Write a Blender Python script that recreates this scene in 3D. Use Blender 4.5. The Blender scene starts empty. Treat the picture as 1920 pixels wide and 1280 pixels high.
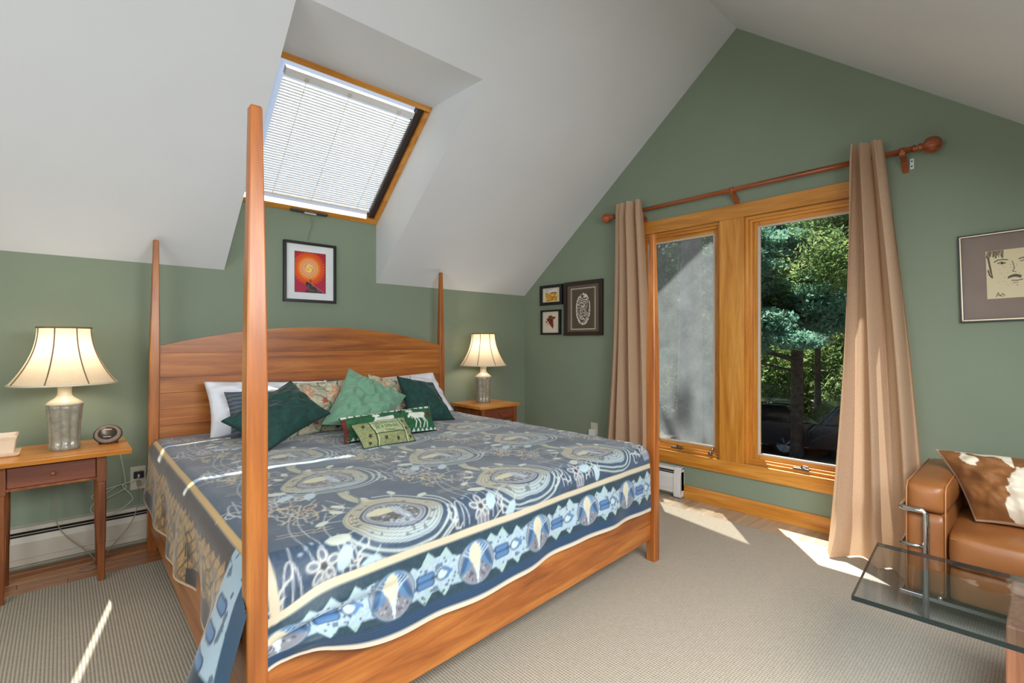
import bpy, bmesh, math, random
import numpy as np
from mathutils import Vector, Matrix
random.seed(7); rng = np.random.default_rng(7)
sc = bpy.context.scene
COL = sc.collection
PI = math.pi

def S(r, g, b, a=1.0):
    def c(x):
        x /= 255.0
        return x/12.92 if x <= 0.04045 else ((x+0.055)/1.055)**2.4
    return (c(r), c(g), c(b), a)
def lin(arr):
    arr = np.clip(np.asarray(arr, float)/255.0, 0, 1)
    return np.where(arr <= 0.04045, arr/12.92, ((arr+0.055)/1.055)**2.4)

# ------------------------------------------------------------------ camera
cam_d = bpy.data.cameras.new('camera'); cam = bpy.data.objects.new('camera', cam_d); COL.objects.link(cam)
sc.camera = cam
cam.location = (0, 0, 1.25)
cam.rotation_euler = (PI/2, 0, math.radians(47.45-90))
cam_d.sensor_width = 36; cam_d.lens = 36*920/1920; cam_d.clip_start = 0.02; cam_d.clip_end = 300

# ------------------------------------------------------------------ sky, sun, large lights, exposure
SUN_DIR = Vector((0.310, 0.258, 0.920)).normalized()
world = bpy.data.worlds.new('sky'); sc.world = world; world.use_nodes = True
wn = world.node_tree.nodes; wl = world.node_tree.links; wn.clear()
wo = wn.new('ShaderNodeOutputWorld'); wb = wn.new('ShaderNodeBackground'); wt = wn.new('ShaderNodeTexSky')
wt.sky_type = 'NISHITA'; wt.sun_disc = False; wt.sun_elevation = math.radians(68); wt.sun_rotation = math.radians(50)
wt.air_density = 1.0; wt.dust_density = 4.0; wt.ozone_density = 1.0
wb.inputs['Strength'].default_value = 0.12
wl.new(wt.outputs[0], wb.inputs[0]); wl.new(wb.outputs[0], wo.inputs[0])
sd = bpy.data.lights.new('sun', 'SUN'); so = bpy.data.objects.new('sun', sd); COL.objects.link(so)
sd.energy = 17.0; sd.angle = math.radians(0.53); sd.color = (1, .96, .88)
so.rotation_euler = (-SUN_DIR).to_track_quat('-Z', 'Y').to_euler(); so.location = (6, 6, 12)
def area(name, loc, target, sx, sy, power, col=(1, 1, 1)):
    d = bpy.data.lights.new(name, 'AREA'); o = bpy.data.objects.new(name, d); COL.objects.link(o)
    d.shape = 'RECTANGLE'; d.size = sx; d.size_y = sy; d.energy = power; d.color = col
    o.location = loc; o.rotation_euler = (Vector(target)-Vector(loc)).to_track_quat('-Z', 'Y').to_euler()
    return o
# soft fill lights added out of view
area('rear_fill_light', (-1.80, 1.1, 1.45), (1.2, 1.9, .95), 2.2, 1.5, 44, (.965, .985, 1))
for sx_, pw_ in ((0.1, 40), (1.5, 54)):
    area('slope_fill_light', (sx_, -0.45, 1.74), (sx_, -0.45+.62*2, 1.74-.78*2), 1.3, 0.9, pw_, (.965, .985, 1))
sc.view_settings.view_transform = 'Standard'; sc.view_settings.look = 'None'
sc.view_settings.exposure = 0.13; sc.view_settings.gamma = 1.0; sc.view_settings.use_curve_mapping = False
sc.cycles.max_bounces = 10; sc.cycles.diffuse_bounces = 5; sc.cycles.transparent_max_bounces = 24
sc.cycles.transmission_bounces = 6; sc.cycles.glossy_bounces = 4

# ------------------------------------------------------------------ materials
def newmat(name):
    m = bpy.data.materials.new(name); m.use_nodes = True
    n = m.node_tree.nodes; n.clear()
    out = n.new('ShaderNodeOutputMaterial'); return m, n, m.node_tree.links, out
def principled(n, l, out, col=None, rough=.5, metal=0, spec=.5):
    b = n.new('ShaderNodeBsdfPrincipled')
    if col is not None: b.inputs['Base Color'].default_value = col
    b.inputs['Roughness'].default_value = rough; b.inputs['Metallic'].default_value = metal
    b.inputs['Specular IOR Level'].default_value = spec
    l.new(b.outputs[0], out.inputs[0]); return b
def coords(n, l, scale=(1, 1, 1), out='Object'):
    tc = n.new('ShaderNodeTexCoord'); mp = n.new('ShaderNodeMapping'); mp.inputs['Scale'].default_value = scale
    l.new(tc.outputs[out], mp.inputs[0]); return mp
def noise(n, l, vec, scale, detail=3, rough=.5, dist=0):
    t = n.new('ShaderNodeTexNoise'); t.inputs['Scale'].default_value = scale; t.inputs['Detail'].default_value = detail
    t.inputs['Roughness'].default_value = rough; t.inputs['Distortion'].default_value = dist
    l.new(vec, t.inputs['Vector']); return t
def ramp(n, l, fac, stops):
    r = n.new('ShaderNodeValToRGB'); el = r.color_ramp.elements
    while len(el) < len(stops): el.new(.5)
    for e, (p, c) in zip(el, stops): e.position = p; e.color = c
    l.new(fac, r.inputs[0]); return r
def bump(n, l, h, strength, dist, bsdf):
    b = n.new('ShaderNodeBump'); b.inputs['Strength'].default_value = strength; b.inputs['Distance'].default_value = dist
    l.new(h, b.inputs['Height']); l.new(b.outputs[0], bsdf.inputs['Normal']); return b
def plain(name, col, rough=.5, metal=0, spec=.5, var=.06, vs=6, bs=0, bd=.002, bsc=150, sheen=0, coat=0):
    m, n, l, out = newmat(name); b = principled(n, l, out, col, rough, metal, spec)
    mp = coords(n, l); t = noise(n, l, mp.outputs[0], vs, 3)
    lo = tuple(c*(1-var) for c in col[:3])+(1,); hi = tuple(min(1, c*(1+var)) for c in col[:3])+(1,)
    r = ramp(n, l, t.outputs[0], [(.3, lo), (.7, hi)]); l.new(r.outputs[0], b.inputs['Base Color'])
    if bs: bump(n, l, noise(n, l, mp.outputs[0], bsc, 2).outputs[0], bs, bd, b)
    if sheen: b.inputs['Sheen Weight'].default_value = sheen; b.inputs['Sheen Roughness'].default_value = .4
    if coat: b.inputs['Coat Weight'].default_value = coat; b.inputs['Coat Roughness'].default_value = .15
    return m
def wood(name, dark, mid, light, axis, rough=.38, scale=1.0, stretch=14, coat=.25, vary=.18):
    m, n, l, out = newmat(name); b = principled(n, l, out, mid, rough)
    oi = n.new('ShaderNodeObjectInfo'); tc = n.new('ShaderNodeTexCoord')
    ad = n.new('ShaderNodeVectorMath'); ad.operation = 'ADD'
    mu = n.new('ShaderNodeVectorMath'); mu.operation = 'SCALE'; mu.inputs[0].default_value = (7.3, 11.7, 5.1)
    l.new(oi.outputs['Random'], mu.inputs['Scale']); l.new(tc.outputs['Object'], ad.inputs[0]); l.new(mu.outputs[0], ad.inputs[1])
    mp = n.new('ShaderNodeMapping'); s = [stretch*scale]*3; s['XYZ'.index(axis)] = 1.1*scale
    mp.inputs['Scale'].default_value = s; l.new(ad.outputs[0], mp.inputs[0])
    t = noise(n, l, mp.outputs[0], 1.0, 5, .55, .9)
    r = ramp(n, l, t.outputs[0], [(.28, dark), (.5, mid), (.72, light)])
    s2 = [90*scale]*3; s2['XYZ'.index(axis)] = 3*scale
    mp2 = n.new('ShaderNodeMapping'); mp2.inputs['Scale'].default_value = s2; l.new(ad.outputs[0], mp2.inputs[0])
    t2 = noise(n, l, mp2.outputs[0], 1.6, 3, .6)
    mx = n.new('ShaderNodeMix'); mx.data_type = 'RGBA'; mx.blend_type = 'MULTIPLY'; mx.inputs[0].default_value = .30
    r2 = ramp(n, l, t2.outputs[0], [(.35, (.45, .40, .36, 1)), (.6, (1, 1, 1, 1))])
    l.new(r.outputs[0], mx.inputs[6]); l.new(r2.outputs[0], mx.inputs[7])
    hs = n.new('ShaderNodeHueSaturation'); mr = n.new('ShaderNodeMapRange')
    mr.inputs['To Min'].default_value = 1-vary/2; mr.inputs['To Max'].default_value = 1+vary/2
    l.new(oi.outputs['Random'], mr.inputs[0]); l.new(mr.outputs[0], hs.inputs['Value'])
    l.new(mx.outputs[2], hs.inputs['Color']); l.new(hs.outputs[0], b.inputs['Base Color'])
    bump(n, l, t2.outputs[0], .08, .001, b)
    b.inputs['Coat Weight'].default_value = coat; b.inputs['Coat Roughness'].default_value = .2
    return m
def vcol(name, rough=.8, bs=0, bsc=300, bd=.001, sheen=0, spec=.3, weave=False):
    m, n, l, out = newmat(name); b = principled(n, l, out, None, rough, 0, spec)
    a = n.new('ShaderNodeVertexColor'); a.layer_name = 'Col'; l.new(a.outputs[0], b.inputs['Base Color'])
    mp = coords(n, l)
    if bs: bump(n, l, noise(n, l, mp.outputs[0], bsc, 2).outputs[0], bs, bd, b)
    if sheen: b.inputs['Sheen Weight'].default_value = sheen; b.inputs['Sheen Roughness'].default_value = .35
    return m
def cloth(name, col, trans=.25, rough=.9, var=.1):
    m, n, l, out = newmat(name); mp = coords(n, l, (1, 1, 1))
    t = noise(n, l, mp.outputs[0], 220, 2); c2 = coords(n, l, (1, 1, .15)); t2 = noise(n, l, c2.outputs[0], 120, 2)
    lo = tuple(c*(1-var) for c in col[:3])+(1,); hi = tuple(min(1, c*(1+var)) for c in col[:3])+(1,)
    r = ramp(n, l, t.outputs[0], [(.3, lo), (.7, hi)])
    d = n.new('ShaderNodeBsdfDiffuse'); tr = n.new('ShaderNodeBsdfTranslucent'); mx = n.new('ShaderNodeMixShader')
    mx.inputs[0].default_value = trans; l.new(r.outputs[0], d.inputs[0]); l.new(r.outputs[0], tr.inputs[0])
    bp = n.new('ShaderNodeBump'); bp.inputs['Strength'].default_value = .25; bp.inputs['Distance'].default_value = .001
    l.new(t2.outputs[0], bp.inputs['Height']); l.new(bp.outputs[0], d.inputs['Normal'])
    l.new(d.outputs[0], mx.inputs[1]); l.new(tr.outputs[0], mx.inputs[2]); l.new(mx.outputs[0], out.inputs[0]); return m
def glassmat(name, tint, refl=.9, ior=1.45):
    m, n, l, out = newmat(name)
    t = n.new('ShaderNodeBsdfTransparent'); t.inputs[0].default_value = tint
    g = n.new('ShaderNodeBsdfGlossy'); g.inputs['Roughness'].default_value = .02; g.inputs[0].default_value = (refl, refl, refl, 1)
    fr = n.new('ShaderNodeFresnel'); fr.inputs[0].default_value = ior
    ge = n.new('ShaderNodeNewGeometry'); su = n.new('ShaderNodeMath'); su.operation = 'SUBTRACT'; su.use_clamp = True
    l.new(fr.outputs[0], su.inputs[0]); l.new(ge.outputs['Backfacing'], su.inputs[1])      # reflect at the outer face only
    mx = n.new('ShaderNodeMixShader'); l.new(su.outputs[0], mx.inputs[0]); l.new(t.outputs[0], mx.inputs[1]); l.new(g.outputs[0], mx.inputs[2])
    l.new(mx.outputs[0], out.inputs[0]); return m

M = {}
M['green'] = plain('green_wall_paint', S(134, 147, 128), .75, var=.03, vs=2, bs=.05, bsc=180, bd=.0008, spec=.25)
M['white_ceiling'] = plain('white_ceiling_paint', S(222, 225, 229), .85, var=.02, vs=2, bs=.05, bsc=200, bd=.0008, spec=.2)
CH = (S(126, 66, 24), S(172, 100, 42), S(198, 130, 60))
for ax in 'XYZ':
    M['cherry'+ax] = wood('cherry_wood_along_'+ax.lower(), *CH, ax)
    M['oak'+ax] = wood('golden_oak_along_'+ax.lower(), S(176, 104, 30), S(212, 142, 54), S(230, 168, 82), ax, rough=.35)
M['cherry_dark'] = wood('dark_cherry_wood', S(98, 50, 22), S(136, 76, 36), S(162, 98, 50), 'Z')
M['cherry_draw'] = wood('drawer_cherry_wood', S(82, 40, 28), S(124, 66, 46), S(160, 92, 62), 'X', stretch=9)
M['honey'] = wood('honey_cherry_top', S(196, 116, 36), S(222, 146, 60), S(236, 170, 84), 'X', rough=.3)
M['floorwood'] = wood('floor_board_wood', S(150, 92, 54), S(184, 122, 78), S(204, 146, 98), 'X', rough=.35)
M['palewood'] = wood('pale_board_wood', S(166, 146, 124), S(190, 170, 146), S(206, 188, 166), 'X', rough=.3)  # paler tone for the boards along the window wall
M['rodwood'] = wood('stained_rod_wood', S(120, 54, 24), S(164, 84, 42), S(190, 108, 60), 'Y', rough=.3)
M['pedestal'] = wood('oiled_pedestal_wood', S(150, 90, 62), S(182, 118, 84), S(200, 140, 104), 'Z', rough=.45, stretch=22)
M['cream_metal'] = plain('cream_enamel', S(196, 190, 176), .4, var=.03)
M['white_metal'] = plain('white_enamel', S(226, 228, 228), .4, var=.03)
M['dark'] = plain('black_gap', S(26, 24, 22), .8)
M['black'] = plain('black_frame_lacquer', S(24, 25, 26), .35)
M['darkbrown'] = plain('dark_brown_frame', S(46, 34, 28), .4, var=.15)
M['mat_white'] = plain('white_mat_board', S(226, 232, 234), .8)
M['mat_mauve'] = plain('mauve_mat_board', S(136, 122, 114), .8)
M['cream_board'] = plain('cream_mat_board', S(224, 214, 190), .8)
M['silver'] = plain('pale_gold_frame', S(206, 196, 170), .35, metal=.5)
M['chrome'] = plain('polished_chrome', S(205, 208, 212), .12, metal=1, var=.02)
M['steel'] = plain('grey_hardware', S(120, 116, 110), .35, metal=.8)
M['leather'] = plain('tan_leather', S(146, 92, 48), .42, var=.16, vs=5, bs=.12, bsc=260, bd=.0008, coat=.1)
M['piping'] = plain('leather_piping', S(186, 124, 76), .45)
M['linen_white'] = plain('white_linen', S(228, 230, 238), .9, bs=.2, bsc=40, bd=.003, sheen=.2)
M['sage'] = plain('sage_velvet', S(110, 154, 128), .8, var=.08, vs=9, bs=.15, bsc=200, sheen=.35)
M['dgreen'] = plain('dark_green_velvet', S(15, 60, 54), .8, var=.28, vs=30, bs=.25, bsc=120, sheen=.22)
M['dgpipe'] = plain('dark_green_cord', S(10, 40, 36), .8)
M['ceramic'] = plain('grey_celadon_glaze', S(148, 146, 132), .22, var=.22, vs=30, coat=.6)
M['ceramic_pale'] = plain('cream_glaze', S(222, 214, 190), .25, var=.05, coat=.5)
M['trim_brown'] = plain('lampshade_trim', S(128, 104, 74), .7)
M['tan_ceramic'] = plain('cream_planter_glaze', S(232, 214, 190), .4, var=.05)
M['clock_ring'] = plain('taupe_fabric_ring', S(136, 116, 104), .7, var=.2, vs=80, bs=.2)
M['clock_face'] = plain('dark_clock_face', S(40, 36, 34), .25)
M['screen_mark'] = plain('pale_display_bar', S(196, 190, 182), .5)
M['cord_white'] = plain('white_cord', S(205, 206, 196), .5)
M['cord_grey'] = plain('grey_brown_cord', S(150, 140, 124), .5)
M['ivory'] = plain('ivory_plastic', S(206, 202, 184), .4)
M['charger'] = plain('black_plastic', S(36, 36, 48), .35)
M['foliage'] = None
M['bark'] = plain('grey_bark', S(104, 92, 80), .95, var=.35, vs=9, bs=.6, bsc=18, bd=.03)
M['bark_pale'] = plain('pale_grey_bark', S(168, 160, 152), .95, var=.25, vs=14, bs=.6, bsc=20, bd=.03)
M['ground'] = plain('dark_gravel', S(84, 80, 74), .95, var=.3, vs=3, bs=.3, bsc=10, bd=.03)
M['car'] = plain('dark_car_paint', S(40, 44, 52), .2, coat=1, var=.02)
M['car_trim'] = plain('window_chrome_trim', S(150, 158, 150), .25, metal=.6)
M['car_glass'] = plain('dark_car_glass', S(18, 24, 24), .06, var=.02)
M['tyre'] = plain('black_rubber', S(20, 20, 20), .8)
M['alloy'] = plain('alloy_wheel', S(190, 194, 198), .3, metal=.5)
M['roof'] = plain('roof_timber', S(120, 110, 100), .9)
M['glass'] = glassmat('window_glass', (.97, .985, .975, 1), .45)
M['table_glass'] = glassmat('grey_table_glass', (.76, .82, .87, 1), ior=1.5)
M['table_edge'] = plain('dark_glass_edge', S(20, 36, 38), .15)
M['curtain'] = cloth('beige_linen_curtain', S(214, 184, 155), .36)
def leafmat(name, c1, c2, c3):
    m, n, l, out = newmat(name)
    oi = n.new('ShaderNodeObjectInfo'); tc = coords(n, l)
    t = noise(n, l, tc.outputs[0], 2.2, 4); r = ramp(n, l, t.outputs[0], [(.3, c1), (.5, c2), (.72, c3)])
    d = n.new('ShaderNodeBsdfDiffuse'); tr = n.new('ShaderNodeBsdfTranslucent'); mx = n.new('ShaderNodeMixShader'); mx.inputs[0].default_value = .4
    l.new(r.outputs[0], d.inputs[0]); l.new(r.outputs[0], tr.inputs[0]); l.new(d.outputs[0], mx.inputs[1]); l.new(tr.outputs[0], mx.inputs[2]); l.new(mx.outputs[0], out.inputs[0]); return m
M['hemlock'] = leafmat('blue_green_needles', S(84, 124, 110), S(122, 164, 146), S(168, 200, 176))
M['leafy'] = leafmat('yellow_green_leaves', S(70, 94, 58), S(116, 142, 88), S(184, 200, 136))
# translucent lamp shade, blind slats, window screen
def translucent(name, col, f, rough=.8):
    m, n, l, out = newmat(name); mp = coords(n, l); t = noise(n, l, mp.outputs[0], 60, 2)
    r = ramp(n, l, t.outputs[0], [(.3, tuple(c*.95 for c in col[:3])+(1,)), (.7, col)])
    d = n.new('ShaderNodeBsdfDiffuse'); tr = n.new('ShaderNodeBsdfTranslucent'); mx = n.new('ShaderNodeMixShader'); mx.inputs[0].default_value = f
    l.new(r.outputs[0], d.inputs[0]); l.new(r.outputs[0], tr.inputs[0]); l.new(d.outputs[0], mx.inputs[1]); l.new(tr.outputs[0], mx.inputs[2]); l.new(mx.outputs[0], out.inputs[0]); return m
M['shade'] = translucent('silk_lampshade', S(240, 224, 196), .38)
M['slat'] = translucent('white_blind_slat', S(242, 243, 243), .36)
def screenmat():
    m, n, l, out = newmat('grey_insect_mesh'); mp = coords(n, l); t = noise(n, l, mp.outputs[0], 7, 4, .6)
    r = ramp(n, l, t.outputs[0], [(.3, S(150, 156, 160)), (.7, S(176, 182, 186))])
    d = n.new('ShaderNodeBsdfDiffuse'); tr = n.new('ShaderNodeBsdfTranslucent'); mx = n.new('ShaderNodeMixShader'); mx.inputs[0].default_value = .6
    tp = n.new('ShaderNodeBsdfTransparent'); m2 = n.new('ShaderNodeMixShader'); m2.inputs[0].default_value = .42
    l.new(r.outputs[0], d.inputs[0]); l.new(r.outputs[0], tr.inputs[0]); l.new(d.outputs[0], mx.inputs[1]); l.new(tr.outputs[0], mx.inputs[2])
    l.new(tp.outputs[0], m2.inputs[1]); l.new(mx.outputs[0], m2.inputs[2]); l.new(m2.outputs[0], out.inputs[0]); return m
M['screen'] = screenmat()
def carpetmat():
    m, n, l, out = newmat('ribbed_berber'); b = principled(n, l, out, None, .95, 0, .1)
    mp = coords(n, l); nz = noise(n, l, mp.outputs[0], 60, 2)
    w1 = n.new('ShaderNodeTexWave'); w1.bands_direction = 'X'; w1.inputs['Scale'].default_value = 27; w1.inputs['Distortion'].default_value = .6; w1.inputs['Detail Scale'].default_value = 3
    w2 = n.new('ShaderNodeTexWave'); w2.bands_direction = 'Y'; w2.inputs['Scale'].default_value = 30; w2.inputs['Distortion'].default_value = 2.5; w2.inputs['Detail Scale'].default_value = 2
    l.new(mp.outputs[0], w1.inputs[0]); l.new(mp.outputs[0], w2.inputs[0])
    mu = n.new('ShaderNodeMath'); mu.operation = 'MULTIPLY_ADD'; mu.inputs[1].default_value = .45
    l.new(w2.outputs[1], mu.inputs[0]); l.new(w1.outputs[1], mu.inputs[2])
    r = ramp(n, l, mu.outputs[0], [(.05, S(124, 115, 102)), (.55, S(178, 167, 150)), (1, S(192, 182, 166))])
    mx = n.new('ShaderNodeMix'); mx.data_type = 'RGBA'; mx.blend_type = 'MULTIPLY'; mx.inputs[0].default_value = .35
    r2 = ramp(n, l, nz.outputs[0], [(.3, (.75, .74, .72, 1)), (.7, (1, 1, 1, 1))])
    l.new(r.outputs[0], mx.inputs[6]); l.new(r2.outputs[0], mx.inputs[7]); l.new(mx.outputs[2], b.inputs['Base Color'])
    bump(n, l, mu.outputs[0], .35, .003, b); return m
M['carpet'] = carpetmat()
M['cover'] = vcol('tapestry_weave', .55, bs=.3, bsc=420, bd=.001, sheen=.36, spec=.45)
M['print'] = vcol('printed_paper', .5)
M['pillow_print'] = vcol('printed_cushion_cloth', .85, bs=.2, bsc=300, sheen=.1)
M['hide'] = vcol('cowhide', .6, bs=.4, bsc=260, bd=.0015, sheen=.2)

# ------------------------------------------------------------------ mesh builders
class MB:
    def __init__(s): s.v = []; s.f = []
    def add(s, vs, fs):
        o = len(s.v); s.v += [tuple(v) for v in vs]; s.f += [tuple(i+o for i in f) for f in fs]; return s
    def box(s, x0, x1, y0, y1, z0, z1):
        return s.add([(x0,y0,z0),(x1,y0,z0),(x1,y1,z0),(x0,y1,z0),(x0,y0,z1),(x1,y0,z1),(x1,y1,z1),(x0,y1,z1)],
                     [(0,3,2,1),(4,5,6,7),(0,1,5,4),(1,2,6,5),(2,3,7,6),(3,0,4,7)])
    def prism(s, poly, axis, lo, hi):
        # poly in the two remaining axes (order YZ for X, XZ for Y, XY for Z)
        def P(p, t): return {'X': (t, p[0], p[1]), 'Y': (p[0], t, p[1]), 'Z': (p[0], p[1], t)}[axis]
        k = len(poly); vs = [P(p, lo) for p in poly]+[P(p, hi) for p in poly]
        fs = [tuple(range(k)), tuple(range(2*k-1, k-1, -1))]+[(i, i+k, (i+1) % k+k, (i+1) % k) for i in range(k)]
        return s.add(vs, fs)
    def loft(s, rings, cap=True):
        k = len(rings[0]); o = []; fs = []
        for r in rings: o += list(r)
        for j in range(len(rings)-1):
            for i in range(k): fs.append((j*k+i, j*k+(i+1) % k, (j+1)*k+(i+1) % k, (j+1)*k+i))
        if cap: fs += [tuple(range(k-1, -1, -1)), tuple(range((len(rings)-1)*k, len(rings)*k))]
        return s.add(o, fs)
    def lathe(s, prof, c=(0, 0, 0), seg=32, mod=None, cap=True):
        rings = []
        for (r, z) in prof:
            rings.append([(c[0]+(r*(mod(2*PI*i/seg, z) if mod else 1))*math.cos(2*PI*i/seg), c[1]+(r*(mod(2*PI*i/seg, z) if mod else 1))*math.sin(2*PI*i/seg), c[2]+z) for i in range(seg)])
        return s.loft(rings, cap)
    def tube(s, pts, r, seg=10, smooth=True, n=8):
        pts = [Vector(p) for p in pts]
        if smooth and len(pts) > 2:
            q = []
            for i in range(len(pts)-1):
                p0 = pts[max(i-1, 0)]; p1 = pts[i]; p2 = pts[i+1]; p3 = pts[min(i+2, len(pts)-1)]
                for k in range(n):
                    t = k/n; q.append(.5*((2*p1)+(-p0+p2)*t+(2*p0-5*p1+4*p2-p3)*t*t+(-p0+3*p1-3*p2+p3)*t**3))
            q.append(pts[-1]); pts = q
        rings = []; up = Vector((0, 0, 1)); prev = None
        for i, p in enumerate(pts):
            d = (pts[min(i+1, len(pts)-1)]-pts[max(i-1, 0)]).normalized()
            a = prev if prev else (d.cross(up) if abs(d.z) < .95 else d.cross(Vector((1, 0, 0))))
            a = (a-d*a.dot(d)).normalized(); prev = a; b = d.cross(a)
            rr = r(i/(len(pts)-1)) if callable(r) else r
            rings.append([tuple(p+a*rr*math.cos(2*PI*k/seg)+b*rr*math.sin(2*PI*k/seg)) for k in range(seg)])
        return s.loft(rings)
    def ball(s, c, rx, ry, rz, seg=16, rn=10):
        prof = []
        rings = []
        for j in range(1, rn):
            t = PI*j/rn
            rings.append([(c[0]+rx*math.sin(t)*math.cos(2*PI*i/seg), c[1]+ry*math.sin(t)*math.sin(2*PI*i/seg), c[2]-rz*math.cos(t)) for i in range(seg)])
        return s.loft(rings)
    def xf(s, mat):
        s.v = [tuple(mat @ Vector(v)) for v in s.v]; return s
def rootloc(p):
    while p.parent: p = p.parent
    return Vector(p.location)
def finish(o, mat, parent, smooth, bevel, kind=None, label=None):
    if mat: o.data.materials.append(mat)
    if smooth:
        o.data.polygons.foreach_set('use_smooth', [True]*len(o.data.polygons))
    if bevel:
        b = o.modifiers.new('bevel', 'BEVEL'); b.width = bevel; b.segments = 2; b.limit_method = 'ANGLE'; b.angle_limit = math.radians(40)
    if parent: o.parent = parent
    if kind: o['kind'] = kind
    if label: o['label'] = label
    COL.objects.link(o); return o
def build(name, mb, mat, parent=None, smooth=False, bevel=0, kind=None, label=None, loc=None):
    me = bpy.data.meshes.new(name)
    off = rootloc(parent) if parent else Vector(loc or (0, 0, 0))
    me.from_pydata([(v[0]-off.x, v[1]-off.y, v[2]-off.z) for v in mb.v], [], mb.f); me.update()
    bm = bmesh.new(); bm.from_mesh(me); bmesh.ops.recalc_face_normals(bm, faces=bm.faces); bm.to_mesh(me); bm.free()
    o = bpy.data.objects.new(name, me)
    if loc and not parent: o.location = loc
    return finish(o, mat, parent, smooth, bevel, kind, label)
def build_grid(name, P, mat, parent=None, C=None, keep=None, loc=None, closed_u=False, kind=None, label=None, smooth=True):
    # P: (nu,nv,3) points, C: (nu,nv,3) linear colours, keep: (nu-1,nv-1) mask
    nu, nv = P.shape[:2]; off = np.array(rootloc(parent) if parent else (loc or (0, 0, 0)))
    me = bpy.data.meshes.new(name)
    I = np.arange(nu*nv).reshape(nu, nv)
    q = np.stack([I[:-1, :-1], I[1:, :-1], I[1:, 1:], I[:-1, 1:]], -1)
    q = q[keep] if keep is not None else q.reshape(-1, 4)
    used = np.zeros(nu*nv, bool); used[q.ravel()] = True; idx = np.cumsum(used)-1
    q = idx[q]; V = (P.reshape(-1, 3)-off)[used]
    me.vertices.add(len(V)); me.vertices.foreach_set('co', V.astype(np.float32).ravel())
    me.loops.add(q.size); me.loops.foreach_set('vertex_index', q.astype(np.int32).ravel())
    me.polygons.add(len(q)); me.polygons.foreach_set('loop_start', np.arange(0, q.size, 4, dtype=np.int32))
    me.update(calc_edges=True)
    if C is not None:
        a = me.color_attributes.new('Col', 'FLOAT_COLOR', 'POINT')
        c = np.ones((len(V), 4), np.float32); c[:, :3] = C.reshape(-1, 3)[used]; a.data.foreach_set('color', c.ravel())
    o = bpy.data.objects.new(name, me)
    if loc and not parent: o.location = loc
    return finish(o, mat, parent, smooth, 0, kind, label)
def thing(name, label, cat, loc, group=None):
    o = bpy.data.objects.new(name, None); COL.objects.link(o); o.location = loc; o.empty_display_size = .05
    o['label'] = label; o['category'] = cat
    if group: o['group'] = group
    return o
def tag(o, label, cat, group=None):
    o['label'] = label; o['category'] = cat
    if group: o['group'] = group
    return o
def struct(name, label, loc=(0, 0, 0)):
    o = bpy.data.objects.new(name, None); COL.objects.link(o); o.location = loc; o['kind'] = 'structure'; o['label'] = label; return o

XW, YB, ZK = 3.705, 3.835, 1.744          # window wall, headboard wall, knee wall height
YR, ZR = 1.563, 3.585                     # ridge
SL = (ZR-ZK)/(YB-YR)
def zc(y): return ZR-SL*abs(y-YR)
XL, YF = -1.95, -1.30

# ================================================================== SHELL
fl = struct('floor', 'wooden floor boards bordering the carpet')
build('subfloor', MB().box(XL, XW+.15, YF, YB+.1, -.10, -.028), M['dark'], fl)
def planks(x0, x1, y0, y1, along, w, mat):
    # boards as single pieces, shared mesh per size
    if along == 'X':
        y = y0; r = 0
        while y < y1-.005:
            ww = min(w, y1-y); x = x0-random.uniform(0, .8)
            while x < x1:
                L = random.choice((.9, 1.1, 1.3)); a = max(x, x0); b = min(x+L, x1)
                if b-a > .03: build('plank', MB().box(a+.0006, b-.0006, y+.0006, y+ww-.0006, -.028, -.010), mat, fl, bevel=.0012)
                x += L
            y += w
planks(-1.2, XW, 3.38, YB, 'X', .0765, M['floorwood'])
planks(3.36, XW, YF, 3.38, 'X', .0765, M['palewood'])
def wall(name, polys, axis, lo, hi, mat):
    mb = MB()
    for p in polys: mb.prism(p, axis, lo, hi)
    o = build(name, mb, mat); o['kind'] = 'structure'; o['label'] = name.replace('_', ' ')+' painted sage green'; return o
SX0, SX1 = .826, 1.96                       # skylight shaft
wall('wall_back', [[(XL, -.03), (XW+.15, -.03), (XW+.15, ZK), (XL, ZK)], [(SX0, ZK), (SX1, ZK), (SX1, 2.235), (SX0, 2.235)]], 'Y', YB, YB+.12, M['green'])
WY0, WY1, WZ0, WZ1 = .765, 2.42, .352, 2.165   # window opening
gab = lambda y: zc(y)+.02
wall('wall_right', [[(YF, -.03), (WY0, -.03), (WY0, gab(WY0)), (YF, gab(YF))],
     [(WY1, -.03), (YB+.1, -.03), (YB+.1, gab(YB)), (WY1, gab(WY1))],
     [(WY0, -.03), (WY1, -.03), (WY1, WZ0), (WY0, WZ0)],
     [(WY0, WZ1), (WY1, WZ1), (WY1, gab(WY1)), (YR, ZR+.02), (WY0, gab(WY0))]], 'X', XW, XW+.15, M['green'])
wall('wall_left', [[(YF, -.03), (YB+.1, -.03), (YB+.1, gab(YB)), (YR, ZR+.02), (YF, gab(YF))]], 'X', XL-.12, XL, M['green'])
wall('wall_front', [[(XL-.1, -.03), (XW+.15, -.03), (XW+.15, zc(YF)+.02), (XL-.1, zc(YF)+.02)]], 'Y', YF-.12, YF, M['green'])
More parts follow.
